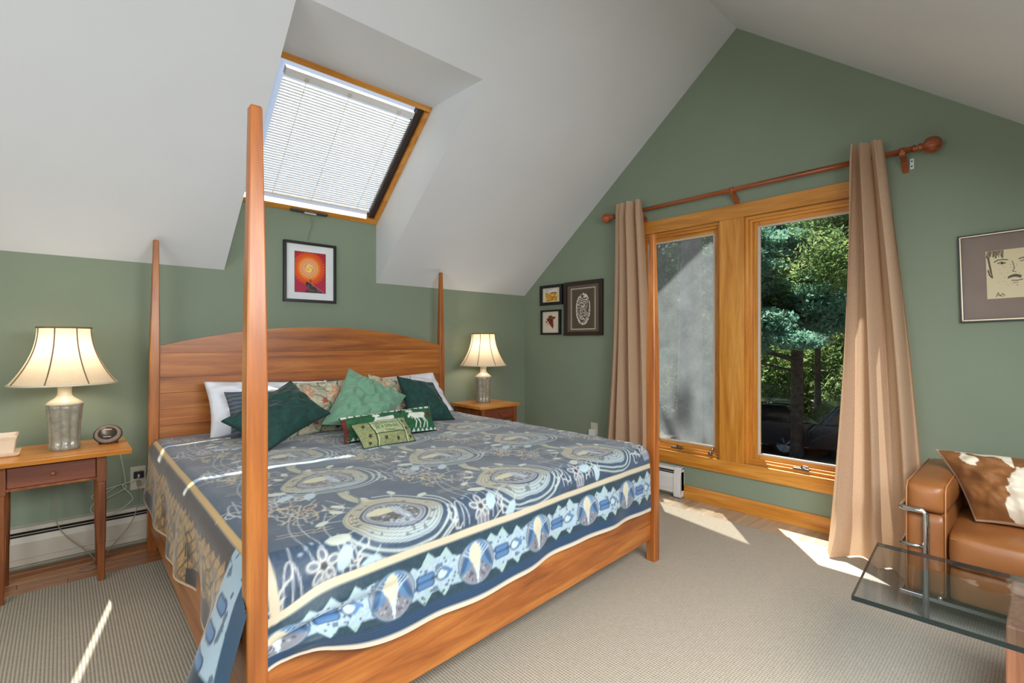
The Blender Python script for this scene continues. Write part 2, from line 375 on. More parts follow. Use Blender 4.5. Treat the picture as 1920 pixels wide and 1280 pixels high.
# ceiling: thick roof slabs; the skylight shaft is the hole in the slab
TR = .496; XO = 4.26                        # roof thickness (vertical) and rake overhang end
def slab(mb, y0, y1, x0, x1, t=TR):
    mb.prism([(y0, zc(y0)), (y1, zc(y1)), (y1, zc(y1)+t), (y0, zc(y0)+t)], 'X', x0, x1)
mb = MB()
slab(mb, YR, 4.25, XL-.1, SX0); slab(mb, YR, 4.25, SX1, XW+.14)
mb.prism([(YR, ZR), (2.405, zc(2.405)), (2.985, 2.93), (2.985, zc(2.985)+TR), (YR, ZR+TR)], 'X', SX0, SX1)
slab(mb, YB+.12, 4.25, SX0, SX1, .45)
slab(mb, YR, YF-.35, XL-.1, XW+.14)
o = build('ceiling', mb, M['white_ceiling']); o['kind'] = 'structure'; o['label'] = 'white sloped ceiling with skylight shaft'
mb = MB()                                   # rake overhang outside the gable
for y0, y1 in ((YR, 4.25), (YR, YF-.35)):
    mb.prism([(y0, zc(y0)+.30), (y1, zc(y1)+.30), (y1, zc(y1)+TR), (y0, zc(y0)+TR)], 'X', XW+.14, XO)
o = build('roof', mb, M['roof']); o['kind'] = 'structure'; o['label'] = 'roof overhang outside the gable'

# ---------------------------------------------------------------- rug
r = build('carpet', MB().box(-1.3, 3.425, YF+.05, 3.437, -.012, 0), M['carpet'], bevel=.004, loc=(1, 1, -.012))
tag(r, 'beige ribbed carpet lying under the bed over wooden boards', 'carpet')

# ---------------------------------------------------------------- window wall joinery
tr = struct('trim_1', 'golden oak casing around the window pair', (XW, 1.59, 0))
cx0, cx1 = XW-.022, XW+.005
build('head_casing', MB().box(cx0, cx1, .655, 2.53, 2.165, 2.268), M['oakY'], tr, bevel=.003)
build('bottom_casing', MB().box(cx0, cx1, .655, 2.53, .254, .352), M['oakY'], tr, bevel=.003)
build('side_casing', MB().box(cx0, cx1, .655, .765, .352, 2.165), M['oakZ'], tr, bevel=.003)
build('side_casing', MB().box(cx0, cx1, 2.42, 2.53, .352, 2.165), M['oakZ'], tr, bevel=.003)
build('mullion', MB().box(cx0, XW+.10, 1.502, 1.683, .352, 2.165), M['oakZ'], tr, bevel=.003)
def window(name, y0, y1, screened, label):
    w = struct(name, label, (XW+.06, (y0+y1)/2, WZ0))
    def frame(nm, a, b, z0, z1, t, x0, x1, mat, bev=.003):
        # four members, each its own piece
        build(nm, MB().box(x0, x1, a, a+t, z0, z1), mat[1], w, bevel=bev); build(nm, MB().box(x0, x1, b-t, b, z0, z1), mat[1], w, bevel=bev)
        build(nm, MB().box(x0, x1, a+t, b-t, z1-t, z1), mat[0], w, bevel=bev); build(nm, MB().box(x0, x1, a+t, b-t, z0, z0+t), mat[0], w, bevel=bev)
    oak = (M['oakY'], M['oakZ'])
    frame('jamb', y0, y1, WZ0, WZ1, .022, XW+.006, XW+.14, oak)
    frame('stop', y0+.018, y1-.018, WZ0+.016, WZ1-.018, .022, XW+.030, XW+.058, oak)
    frame('sash', y0+.034, y1-.034, WZ0+.030, WZ1-.034, .045, XW+.058, XW+.098, oak, .005)
    frame('glazing_bead', y0+.070, y1-.070, WZ0+.066, WZ1-.070, .014, XW+.054, XW+.075, (M['cream_metal'],)*2, .002)
    a, b, c, d = y0+.078, y1-.078, WZ0+.074, WZ1-.078
    build('pane', MB().box(XW+.080, XW+.086, a, b, c, d), M['glass'], w)
    if screened: build('insect_screen', MB().box(XW+.104, XW+.1045, a-.03, b+.03, c-.03, d+.03), M['screen'], w)
    # crank operator and sash lock
    ym = (y0+y1)/2
    k = build('crank', MB().box(XW+.004, XW+.05, ym-.05, ym+.05, WZ0+.018, WZ0+.034), M['steel'], w, bevel=.004)
    build('crank_handle', MB().tube([(XW+.02, ym, WZ0+.034), (XW+.008, ym-.012, WZ0+.05), (XW+.004, ym-.05, WZ0+.046)], .006, 8), M['steel'], k, smooth=True)
    return w
w1 = window('window_1', 1.683, 2.42, True, 'left casement window with insect screen')
window('window_2', .765, 1.502, False, 'right clear window over the trees')
kn = build('lock_knob', MB().ball((XW-.005, 1.76, WZ0+.032), .016, .016, .018).tube([(XW+.0, 1.76, WZ0+.03), (XW+.05, 1.76, WZ0+.07)], .007, 8), M['steel'], w1, smooth=True)
o = build('baseboard_right', MB().prism([(XW-.016, -.01), (XW, -.01), (XW, .096), (XW-.010, .096), (XW-.016, .085)], 'Y', YF, 1.975), M['oakY'], bevel=.002)
o['kind'] = 'structure'; o['label'] = 'golden oak baseboard under the windows'

# ---------------------------------------------------------------- skylight
ct = math.cos(math.atan(SL)); st = math.sin(math.atan(SL))
SKY = Matrix(((1, 0, 0, (SX0+SX1)/2), (0, -ct, -st, YB), (0, st, -ct, ZK+TR), (0, 0, 0, 1)))   # x, up the slope, into the room
HW = (SX1-SX0)/2; SLN = (YB-2.985)/ct
sk = struct('window_3', 'skylight with wooden frame in the ceiling shaft', (SKY @ Vector((0, 0, 0)))[:])
def skb(name, mb, mat, parent=sk, **k): return build(name, mb.xf(SKY), mat, parent, **k)
skb('roof_curb', MB().box(-HW-.04, -HW+.012, 0, SLN, -.10, .0).box(HW-.012, HW+.04, 0, SLN, -.10, .0), M['oakY'])
skb('frame_member', MB().box(-HW, HW, .0, .045, -.05, .012), M['oakX'], bevel=.003)
skb('frame_member', MB().box(-HW, HW, SLN-.036, SLN, -.05, .012), M['oakX'], bevel=.003)
skb('frame_member', MB().box(-HW, -HW+.038, .045, SLN-.045, -.05, .012), M['oakY'], bevel=.003)
skb('frame_member', MB().box(HW-.036, HW, .045, SLN-.045, -.05, .012), M['oakY'], bevel=.003)
skb('side_channel', MB().box(HW-.085, HW-.036, .045, SLN-.045, -.06, -.012), M['darkbrown'], bevel=.003)
skb('side_channel', MB().box(-HW+.038, -HW+.116, .045, SLN-.036, -.06, -.012), M['darkbrown'], bevel=.003)
skb('pane', MB().box(-HW, HW, .0, SLN, -.085, -.079), M['glass'])
skb('vent_handle', MB().box(-.14, .14, .008, .034, .012, .030), M['steel'], bevel=.006)
skb('latch', MB().box(-.04, .05, .012, .026, .030, .042), M['cream_metal'], bevel=.004)
pc = build('pull_cord', MB().tube([(1.41, YB-.03, 2.225), (1.425, YB-.012, 2.14), (1.405, YB-.008, 2.09), (1.395, YB-.008, 2.03)], .0025, 6), M['cord_grey'], sk, smooth=True)
BX0, BX1 = .988-(SX0+SX1)/2, HW-.088
bl = thing('venetian_blind', 'white slatted venetian blind fitted inside the skylight', 'blind', (SKY @ Vector((0, 0, 0)))[:])
V0, V1 = .102, SLN-.152
NS = 44; pitch = (V1-V0)/NS
tilt = -math.radians(37); hw = .0145
base = None
for i in range(NS):
    v = V0+pitch*(i+.5)
    if base is None:
        mb = MB()
        dv = math.cos(tilt)*hw; dn = math.sin(tilt)*hw
        for sgn in (0, 1):
            pass
        t = .0005
        mb.prism([(v-dv, -.034+dn-t), (v, -.034+t*2), (v+dv, -.034-dn-t), (v+dv, -.034-dn+t), (v, -.034+t*4), (v-dv, -.034+dn+t)], 'X', BX0, BX1)
        base = skb('slat', mb, M['slat'], bl); bv = v
    else:
        c = base.copy(); COL.objects.link(c); c.parent = bl
        c.location = (SKY.to_3x3() @ Vector((0, v-bv, 0)))
skb('headrail', MB().box(BX0, BX1, V1+.012, V1+.062, -.058, -.020), M['white_metal'], bl, bevel=.003)
skb('bottom_rail', MB().box(BX0, BX1, V0-.014, V0-.002, -.048, -.024), M['white_metal'], bl, bevel=.002)
for x in (BX0+.13, 0.0, BX1-.12):
    skb('ladder_cord', MB().box(x-.0015, x+.0015, V0, V1+.02, -.0185, -.0165), M['cord_white'], bl)
    skb('rail_clip', MB().box(x-.012, x+.012, V1+.015, V1+.04, -.0195, -.012), M['ivory'], bl, bevel=.003)

# ================================================================== BED
BED = thing('four_poster_bed', 'cherry wood four poster bed with arched plank headboard and tapering posts', 'bed', (1.44, 2.5, 0))
PB = {'bl': (.412, 3.655), 'br': (2.492, 3.655), 'fr': (2.498, 1.527), 'fl': (.373, 1.402)}
def post(cx, cy, z0, w, top, ztop=1.865, lean=(0, 0)):
    mb = MB(); secs = [(z0, w), (1.12, w), (1.26, w*.94), (1.40, w*.86), (ztop-.006, top), (ztop, top*.8)]
    rings = []
    for z, s in secs:
        h = s/2; c = h*.16; ox = lean[0]*(z-.9); oy = lean[1]*(z-.9)
        rings.append([(cx+ox+a, cy+oy+b, z) for a, b in ((-h+c, -h), (h-c, -h), (h, -h+c), (h, h-c), (h-c, h), (-h+c, h), (-h, h-c), (-h, -h+c))])
    return mb.loft(rings)
for k, (x, y) in PB.items():
    build('post', post(x, y, -.010 if k[0] == 'b' else 0, .052 if k != 'fr' else .055, .030 if k[0] == 'f' else .028, lean=((.010, 0) if k == 'bl' else (0, 0))), M['cherryZ'], BED, bevel=.002)
def arch(x): return 1.357-.137*((x-1.445)/1.02)**2
hb = build('headboard', MB().box(.44, 2.466, 3.655, 3.672, .30, 1.20), M['cherryX'], BED)
edges = [.30, .45, .60, .738, .836, .935, 1.03, 1.18]
for i, z0 in enumerate(edges):
    z1 = edges[i+1] if i+1 < len(edges) else None
    if z1: poly = [(.436, z0+.0003), (2.468, z0+.0003), (2.468, z1-.0003), (.436, z1-.0003)]
    else: poly = [(.436, z0+.0003), (2.468, z0+.0003)]+[(x, arch(x)) for x in np.linspace(2.468, .436, 40)]
    build('plank', MB().prism(poly, 'Y', 3.640, 3.668), M['cherryX'], hb, bevel=.0008)
def rail(p, q, z0, z1, t, mat, name):
    p = Vector(p); q = Vector(q); d = (q-p).normalized(); n = Vector((-d.y, d.x))*t/2
    vs = [(*(a+s*n), z) for z in (z0, z1) for a, s in ((p, -1), (q, -1), (q, 1), (p, 1))]
    return build(name, MB().add(vs, [(0,3,2,1),(4,5,6,7),(0,1,5,4),(1,2,6,5),(2,3,7,6),(3,0,4,7)]), mat, BED, bevel=.004)
rail((.400, 1.412), (2.470, 1.537), .12, .545, .026, M['cherryX'], 'footboard')
rail((.373, 1.43), (.405, 3.63), .12, .43, .026, M['cherryY'], 'side_rail')
rail((2.498, 1.55), (2.494, 3.63), .12, .43, .026, M['cherryY'], 'side_rail')
mt = MB()
rings = []
for z, ins in ((.30, .03), (.33, 0), (.60, 0), (.640, .015), (.652, .05)):
    x0, x1, y0, y1 = .405+ins, 2.47-ins, 1.565+ins, 3.625-ins; c = .05
    rings.append([(x0+c, y0, z), (x1-c, y0, z), (x1, y0+c, z), (x1, y1-c, z), (x1-c, y1, z), (x0+c, y1, z), (x0, y1-c, z), (x0, y0+c, z)])
m_ = build('mattress', mt.loft(rings), M['linen_white'], loc=(1.44, 2.6, .30)); tag(m_, 'white mattress beneath the blue tapestry coverlet', 'mattress')

# ---------------------------------------------------------------- coverlet painting
R0 = .07; CW = 1.98; CL = 2.10; ST = .0045
av = np.arange(-.405, CW+.30, ST); bv_ = np.arange(-.387, CL+.001, ST)
A, B = np.meshgrid(av, bv_, indexing='ij')
IMG = np.empty(A.shape+(3,)); AA = ST*1.1
def vnoise(x, y, sc, seed=0):
    x = x*sc; y = y*sc; xi = np.floor(x).astype(int); yi = np.floor(y).astype(int); xf = x-xi; yf = y-yi
    xf = xf*xf*(3-2*xf); yf = yf*yf*(3-2*yf)
    def h(i, j):
        k = (i*374761393+j*668265263+seed*974711) & 0x7fffffff; k = ((k ^ (k >> 13))*1274126177) & 0x7fffffff; return ((k ^ (k >> 16)) & 0xffff)/65535.
    return (h(xi, yi)*(1-xf)+h(xi+1, yi)*xf)*(1-yf)+(h(xi, yi+1)*(1-xf)+h(xi+1, yi+1)*xf)*yf
def blend(mask, col, sl=(slice(None), slice(None))):
    m = np.clip(mask, 0, 1)[..., None]; IMG[sl] = IMG[sl]*(1-m)+np.array(col, float)*m
def win(a0, a1, b0, b1):
    i0, i1 = np.searchsorted(av, (a0, a1)); j0, j1 = np.searchsorted(bv_, (b0, b1)); return (slice(i0, i1), slice(j0, j1))
def stroke(pts, w, col, op=1.0):
    pts = np.array(pts, float)
    for p, q in zip(pts[:-1], pts[1:]):
        s = win(min(p[0], q[0])-w-.006, max(p[0], q[0])+w+.006, min(p[1], q[1])-w-.006, max(p[1], q[1])+w+.006)
        a = A[s]; b = B[s]
        if a.size == 0: continue
        d = q-p; L = (d@d)+1e-12; t = np.clip(((a-p[0])*d[0]+(b-p[1])*d[1])/L, 0, 1)
        dist = np.hypot(a-p[0]-t*d[0], b-p[1]-t*d[1]); blend(op*((w-dist)/AA+.5), col, s)
def ellipse(ca, cb, ra, rb, rot, col, op=1.0):
    m = max(ra, rb)+.01; s = win(ca-m, ca+m, cb-m, cb+m); a = A[s]-ca; b = B[s]-cb
    if a.size == 0: return
    c, n_ = math.cos(rot), math.sin(rot); u = (a*c+b*n_)/ra; v = (-a*n_+b*c)/rb; r = np.hypot(u, v)
    blend(op*((1-r)*min(ra, rb)/AA+.5), col, s)
def curve(p0, p1, bend, n=10):
    p0 = np.array(p0); p1 = np.array(p1); d = p1-p0; nn = np.array([-d[1], d[0]])
    return [p0+d*t+nn*bend*math.sin(PI*t) for t in np.linspace(0, 1, n)]
N1 = vnoise(A, B, 7, 1); N2 = vnoise(A, B, 160, 2); N3 = vnoise(A, B, 45, 3)
field = np.array([58, 76, 96.])
IMG[:] = field*(.86+.16*N1+.20*N2)[..., None]
CREAM = (190, 186, 164); PALE = (176, 188, 184); LB = (150, 174, 190)
def medallion(ca, cb, s, seed):
    w = win(ca-1.75*s, ca+1.75*s, cb-1.6*s, cb+1.6*s); a = (A[w]-ca)/s; b = (B[w]-cb)/s
    a, b = a*.97+b*.12, b*1.06-a*.12
    a = a+.16*(vnoise(A[w], B[w], 11, seed)-.5); b = b+.16*(vnoise(A[w], B[w], 11, seed+1)-.5)
    th = np.arctan2(b, a); r = np.hypot(a, b)*(1+.05*np.sin(3*th+1)); px = s/AA
    nn = vnoise(A[w], B[w], 70, seed+2); n2 = vnoise(A[w], B[w], 130, seed+3)
    def ring(r0, hw_, col, op=1.0, m=1): blend(op*m*np.clip((hw_-abs(r-r0))*px+.5, 0, 1), col, w)
    def disc(r0, col, op=1.0, m=1): blend(op*m*np.clip((r0-r)*px+.5, 0, 1), col, w)
    low = ((th < .5) & (th > -2.6)).astype(float)
    ring(1.27, .028, PALE, .95, low); ring(1.14, .028, PALE, .95, ((th < 1.4) & (th > -3.0)).astype(float))
    disc(1.0, (178, 174, 150)); foot = np.clip(-b*1.1, 0, 1); disc(1.0, (158, 180, 192), 1, foot)
    for rr in (.96, .885, .81, .735): ring(rr, .013, (120, 122, 112), .8)
    disc(.90, (96, 102, 104), .8, (nn > .72)*(r > .68))
    ring(.655, .028, (66, 74, 92)); disc(.62, (150, 158, 166)); ring(.58, .014, (92, 100, 116), .9)
    disc(.52, (104, 106, 106), 1, (n2 > .42)*1.0); disc(.5, (70, 66, 64), .8, ((nn > .6) & (b < .1))*1.0)
    d = np.hypot((a+.16)/.34, (b-.20)/.17); blend(np.clip((1-d)*.17*px+.5, 0, 1), (200, 196, 164), w)
    d = np.hypot((a-.14)/.13, (b+.02)/.42); blend(np.clip((1-d)*.13*px+.5, 0, 1)*.8, (150, 168, 188), w)
    for k in (-.12, 0, .12): blend(np.clip((.012-abs(a-.14-k*(b+.45)))*px+.5, 0, 1)*(abs(b+.02) < .36), (196, 202, 196), w)
    # leaves round the top and the left side
    rs = random.Random(seed)
    for k, ang in enumerate((35, 62, 92, 118, 140, 166, 192, 214, 236)):
        t = math.radians(ang+rs.uniform(-6, 6)); rr = s*(1.24+.16*(k % 2)+(.15 if ang > 180 else 0))
        big = 1.5 if ang > 185 else 1.0
        x, y = ca+rr*math.cos(t), cb+rr*.9*math.sin(t)
        stroke([(ca+s*1.03*math.cos(t), cb+s*.93*math.sin(t)), (x, y)], .003, PALE, .8)
        ellipse(x, y, .026*big, .014*big, t+rs.uniform(-.9, .9), (190, 198, 186) if ang < 200 else (170, 192, 200))
    # striped neck running to the next medallion of the column
    for k in range(5):
        stroke(curve((ca-.10*s+(k-2)*.012, cb+s*.93), (ca-.22*s+(k-2)*.010, cb+s*1.95), .10+.02*k), .0035, (200, 190, 146) if k % 2 else (176, 176, 156), .9)
    stroke(curve((ca-.72*s, cb+.72*s), (ca-.2*s, cb+1.7*s), -.25), .004, (96, 108, 120), .9)
def squiggle(ca, cb, sx, sy, n, cols, seed, lw=.0032):
    rs = random.Random(seed)
    for i in range(n):
        x, y = ca+rs.uniform(-sx, sx), cb+rs.uniform(-sy, sy); p = [(x, y)]
        ang = rs.uniform(0, 6.28)
        for k in range(4):
            ang += rs.uniform(-1.3, 1.3); x += .018*math.cos(ang); y += .018*math.sin(ang); p.append((x, y))
        stroke(p, lw, rs.choice(cols), .9)
def bouquet(ca, cb, seed):
    ST_ = (168, 172, 178)
    for dx, h in ((-.012, .34), (.03, .38), (.065, .24)):
        stroke(curve((ca+dx, cb-.05), (ca+dx+.05, cb+h), .12), .0022, ST_, .9)
    for sx in (-1, 1):                       # arches with a spike
        c = ca+sx*.085
        stroke([(c+.026*math.cos(t), cb-.085+.10*math.sin(t)) for t in np.linspace(PI, 0, 12)], .0026, ST_)
        stroke([(c, cb-.085), (c-.01*sx, cb+.055)], .0027, ST_)
        squiggle(c+.03*sx, cb-.055, .012, .012, 4, [(190, 190, 186)], seed+7)
    for k in range(5):                       # five petals
        t = k*2*PI/5+.3; ellipse(ca+.005+.030*math.cos(t), cb-.035+.030*math.sin(t), .022, .014, t, (196, 196, 190)); ellipse(ca+.005+.031*math.cos(t), cb-.035+.031*math.sin(t), .014, .008, t, (96, 108, 124))
    ellipse(ca+.005, cb-.035, .010, .010, 0, (60, 62, 66))
    for k in range(3): ellipse(ca+.008+(k-1)*.018, cb-.088, .011, .026, 0, (186, 186, 184)); ellipse(ca+.008+(k-1)*.018, cb-.088, .007, .020, 0, (112, 116, 132))
    for k in range(6): ellipse(ca-.05+.02*k, cb+.02+.012*(k % 3), .008, .005, k, (150, 166, 184))
    squiggle(ca+.06, cb+.30, .10, .06, 30, [(194, 174, 132), (198, 168, 134), (186, 188, 170)], seed, .0024)
    squiggle(ca-.02, cb+.40, .08, .05, 24, [(204, 184, 142), (206, 178, 140), (160, 170, 168)], seed+1, .0024)
    for k in range(3): stroke([(ca-.07+.05*k, cb+.155-.012*k), (ca-.02+.05*k, cb+.15-.012*k)], .0026, (190, 170, 130), .8); stroke([(ca-.08+.05*k, cb+.135-.012*k), (ca-.02+.05*k, cb+.13-.012*k)], .0026, (190, 170, 130), .8)
    stroke(curve((ca+.10, cb+.18), (ca+.16, cb+.36), -.3), .0028, (188, 178, 160), .8); stroke([(ca+.10, cb+.18), (ca+.045, cb+.13)], .0028, (188, 178, 160), .8)
for j in range(4):
    for i in range(4):
        ca = .415+.605*i-.02*(j % 2); cb = .035+.535*j+.02*i
        bouquet(ca-.30, cb-.09, 31*i+7*j+5)
for j in range(4):
    for i in range(4):
        medallion(.405+.605*i-.02*(j % 2), .035+.535*j+.02*i, .168 if j < 3 else .16, 100+10*j+i)
# foot border
def jag(a, sc, seed): return vnoise(a, a*0+seed, sc, seed)
wF = win(-.405, CW+.3, -.39, -.118); a = A[wF]; d = -B[wF]; n2 = N2[wF]
blend((d-.130)/AA, (38, 62, 76), wF)
blend(((d-.130)/AA > 0)*(n2 > .6)*.25, (64, 92, 106), wF)
ph = ((a-.338)/.3465)                       # oval spacing
fr_ = ph-np.floor(ph)                       # 0 at an oval, .5 between
leaf = .030*np.maximum(0, 1-abs(fr_-.40)/.085)+.026*np.maximum(0, 1-abs(fr_-.62)/.075)+.014*np.maximum(0, 1-abs(fr_-.22)/.06)
leafb = .030*np.maximum(0, 1-abs(fr_-.36)/.09)+.026*np.maximum(0, 1-abs(fr_-.60)/.07)
up = .198+.010*np.sin(ph*9)-leaf; dn = .300+leafb
blend((d-.326)/AA, (44, 78, 112), wF); blend((d-.326)/AA*(np.sin(d*700) > .55)*.5, (34, 58, 84), wF)
inb = np.clip((d-up)/AA, 0, 1)*np.clip((dn-d)/AA, 0, 1)
blend(inb, (158, 182, 196), wF); blend(inb*(n2 > .55)*.35, (192, 206, 216), wF); blend(inb*(N3[wF] > .86)*.8, (84, 104, 126), wF)
tint = inb*np.clip((leaf > .004)*(d < .2)+(leafb > .004)*(d > .30), 0, 1); blend(tint*.8, (160, 188, 186), wF)
rs = random.Random(4)
for i in range(300): ellipse(rs.uniform(-.05, 2.0), -rs.uniform(.19, .32), .0035, .0035, 0, (58, 76, 98))
for i in range(-1, 6):
    ca = .338+.3465*i; cb = -.252
    ellipse(ca, cb, .083, .074, 0, (70, 92, 116)); ellipse(ca, cb, .079, .070, 0, (150, 168, 184)); ellipse(ca, cb-.002, .075, .066, 0, (126, 128, 138))
    rr = random.Random(i+50)
    for k in range(60):
        t, q = rr.uniform(0, 6.28), math.sqrt(rr.random())*.92; ellipse(ca+.073*q*math.cos(t), cb+.064*q*math.sin(t), .005, .003, t, rr.choice([(64, 68, 78), (172, 176, 184), (90, 100, 112)]))
    for sx in (-1, 1):
        ellipse(ca+sx*.036, cb+.022, .022, .052, sx*.5, (86, 124, 164)); ellipse(ca+sx*.052, cb+.010, .010, .044, sx*.5, (58, 90, 126))
        for k in range(4): stroke(curve((ca+sx*(.018+.013*k), cb+.058-.007*k), (ca+sx*.003, cb-.052), -sx*.20), .0024, (186, 204, 214))
    ellipse(ca-.006, cb+.030, .027, .036, 0, (206, 202, 178)); ellipse(ca-.004, cb+.004, .015, .026, 0, (200, 196, 176))
    stroke([(ca, cb-.066), (ca+.002, cb-.01)], .003, (196, 208, 214))
    # blue bar and kite between ovals
    x = ca+.100
    for k in range(2): stroke([(x, cb-.012+.022*k), (x+.055, cb-.012+.022*k)], .0115, (40, 64, 96)); stroke([(x+.003, cb-.012+.022*k), (x+.054, cb-.012+.022*k)], .0085, (82, 122, 168))
    stroke([(x+.055, cb), (x+.078, cb)], .004, (52, 70, 94))
    ellipse(x+.100, cb+.002, .026, .020, .3, (46, 72, 104)); ellipse(x+.100, cb+.002, .022, .016, .3, (184, 202, 204)); stroke([(x+.105, cb+.016), (x+.134, cb+.004), (x+.112, cb-.014)], .005, (82, 122, 168))
blend(np.clip((d-.130)/AA, 0, 1)*np.clip((.160-d)/AA, 0, 1), (198, 188, 164), wF)
stroke([(-.012, -.145), (-.030, .02)], .014, (198, 188, 164))
blend((d-.366)/AA, (212, 202, 184), wF)
# left border (turned down beside the rail)
wL = win(-.41, -.02, -.39, CL+.01); a = -A[wL]; b = B[wL]
spk = .020*np.maximum(0, 1-abs((b*14) % 1-.5)/.28)*(.4+vnoise(b, b*0, 9, 3))+.03*vnoise(b, b*0, 5, 5)
blend((a-.062)/AA, (74, 66, 66), wL)
t0 = .135+.02*vnoise(b, b*0, 3, 8)-spk
blend((a-t0)/AA, (184, 146, 90), wL); blend(np.clip((a-t0)/AA, 0, 1)*(N2[wL] > .55)*.45, (140, 110, 72), wL)
stq = np.sin((b*1.0-a*1.3)*85+2.2*vnoise(b, a, 12, 77)*3); blend(np.clip((a-t0)/AA, 0, 1)*(stq > .80)*.8, (78, 66, 54), wL)
blend(np.clip((a-t0)/AA, 0, 1)*(vnoise(a, b, 60, 78) > .72)*.6, (120, 98, 70), wL)
hill = np.sin((b*.5+a)*40+3*vnoise(A[wL], B[wL], 9, 9)); blend(np.clip((a-t0-.03)/AA, 0, 1)*(hill > .5)*.55, (110, 92, 66), wL)
hill2 = np.sin((b*.8-a*.6)*23+2); blend(np.clip((a-t0-.02)/AA, 0, 1)*(hill2 > .55)*.4, (190, 158, 108), wL)
rs = random.Random(9)
for k in range(14):
    hb_ = .14+.145*k; ha = -.235-.03*(k % 2)
    for q in range(3):
        for p_ in range(2): stroke([(ha-.030*p_, hb_+.020*q), (ha-.018-.030*p_, hb_+.020*q)], .0058, (52, 48, 46))
    stroke([(ha+.03, hb_-.02), (ha+.055, hb_+.02), (ha+.03, hb_+.06)], .004, (60, 54, 48)); stroke([(ha+.02, hb_-.018), (ha-.06, hb_-.018)], .003, (66, 58, 50))
    stroke(curve((ha+.06, hb_+.08), (ha-.10, hb_+.02), .2), .004, (66, 56, 46), .8)
low = vnoise(b, b*0, 6, 21); blend(np.clip((a-(.33-.05*(low-.4)*2))/AA, 0, 1)*(low > .42), (56, 52, 54), wL)
blend(np.clip((a-.036)/AA, 0, 1)*np.clip((.062-a)/AA, 0, 1), (198, 162, 104), wL)
blend((a-.392)/AA, (206, 176, 140), wL)
# foot end of the left drop: the pale border turning the corner
wC = win(-.41, -.06, -.39, .16); a = -A[wC]; b = B[wC]; q = b+.25*(a-.1)
blend(np.clip((.145-q)/AA, 0, 1), (158, 180, 194), wC); blend(np.clip((.145-q)/AA, 0, 1)*(N3[wC] > .8)*.7, (60, 76, 96), wC)
for k in range(3): stroke([(-.17-.06*k, .03), (-.17-.06*k, .09)], .017, (42, 64, 92)); stroke([(-.17-.06*k, .034), (-.17-.06*k, .086)], .012, (88, 124, 164))
blend(np.clip((-.005-q)/AA, 0, 1), (44, 74, 100), wC); blend(np.clip((a-.30)/AA, 0, 1)*np.clip((.16-q)/AA, 0, 1), (36, 52, 66), wC)
blend(np.clip((-.10-q)/AA, 0, 1)*np.clip((q+.135)/AA, 0, 1), (206, 196, 174), wC); blend((a-.392)/AA, (200, 172, 130), wC)
# ---------------------------------------------------------------- coverlet shape
def ysk(x): return 1.385+(x-.372)*.0555
def drop(dd):
    q = PI*R0/2
    return np.where(dd < q, R0*np.sin(np.minimum(dd, q)/R0), R0), np.where(dd < q, R0*(1-np.cos(np.minimum(dd, q)/R0)), R0+dd-q)
ac = np.clip(A, 0, CW); bc = np.clip(B, 0, CL)
xl = .362+R0+.012*bc; X = xl+ac*(2.49-R0-xl)/CW; y0 = ysk(X)+R0; Y = y0+bc*(3.62-y0)/CL
Z = np.full_like(X, .665)+.006*(vnoise(A, B, 3.2, 40)-.5)+.004*(vnoise(A, B, 9, 41)-.5)
left = np.maximum(-A, 0); right = np.maximum(A-CW, 0); foot = np.maximum(-B, 0)
corner = (A < -.06) & (B < 0)
h, v = drop(left); fl_ = np.clip((left-.10)/.28, 0, 1)
near = np.exp(-((B+.02)/.22)**2)
out = fl_*(.018*np.sin(B*7.5+.6)+.012*np.sin(B*17)+.105*near+.012)+.010*np.clip((left-.04)/.1, 0, 1)
lift = 1+.10*np.sin(B*5.2+1.0)*fl_*.5
X = X-h-out; Z = Z-v*np.where(B > 1.75, 1-.28*np.clip((B-1.75)/.35, 0, 1)*fl_, 1)*lift
h, v = drop(right); X = X+h; Z = Z-v
h, v = drop(foot)
ff = np.clip((foot-.12)/.2, 0, 1)
pin = np.exp(-np.maximum(A-.02, 0)**2/.16**2)         # gathered beside the left post
crease = np.exp(-((foot-.255+.10*(A-.05))/.016)**2)*np.clip(1-A/.42, 0, 1)**.7
k = 1-.46*pin*np.clip((foot-.16)/.1, 0, 1)
vv = np.where(foot > .16, v-(foot-.16)*(1-k), v)
outf = .020*(np.exp(-((foot-.195)/.035)**2)+np.exp(-((foot-.325)/.035)**2))*np.clip(1-A/.40, 0, 1)*np.clip((A+.03)/.08, 0, 1)+ff*(.010*(1+np.sin(A*9+.5))+.005*(1+np.sin(A*21)))*np.clip((A+.02)/.15, 0, 1)+.003+ff*.016*pin*np.clip(A/.06, 0, 1)-.022*crease*(foot > .05)*np.clip((A+.03)/.06, 0, 1)
Yf = Y-h-np.where(foot > .10, outf, outf*foot/.10); Zf = Z-vv+.012*ff*np.sin(A*4.2+2.2)
Zf = Zf-.045*np.exp(-(A+.03)**2/.10**2)*np.clip(foot/.1, 0, 1)
Xf = X-.02*ff*np.clip((A-1.8)/.15, 0, 1)*0
Y = np.where(corner, Y+B*1.0, np.where(B < 0, Yf, Y)); Z = np.where(corner, Z+.25*B*fl_, np.where(B < 0, Zf, Z))
P = np.stack([X, Y, Z], -1)
Ac = (A[:-1, :-1]+ST/2); Bc = (B[:-1, :-1]+ST/2)
keep = ~((Bc < .015) & (Ac > -.10+.35*np.minimum(Bc, 0)) & (Ac < -.036))
keep &= ~((Bc < .03) & (Ac > CW+.004)); keep &= ~((Bc < 0) & (Ac > CW-.004)); keep &= ~((Bc > CL-.04) & (Ac > CW+.03)); keep &= ~((Bc < -.11) & (Ac < -.06))
cv = build_grid('coverlet', P, M['cover'], C=lin(IMG), keep=keep, loc=(1.44, 2.5, .665))
tag(cv, 'blue grey tapestry coverlet with cream medallions and a pale vine border spread over bed', 'coverlet')
del IMG, P

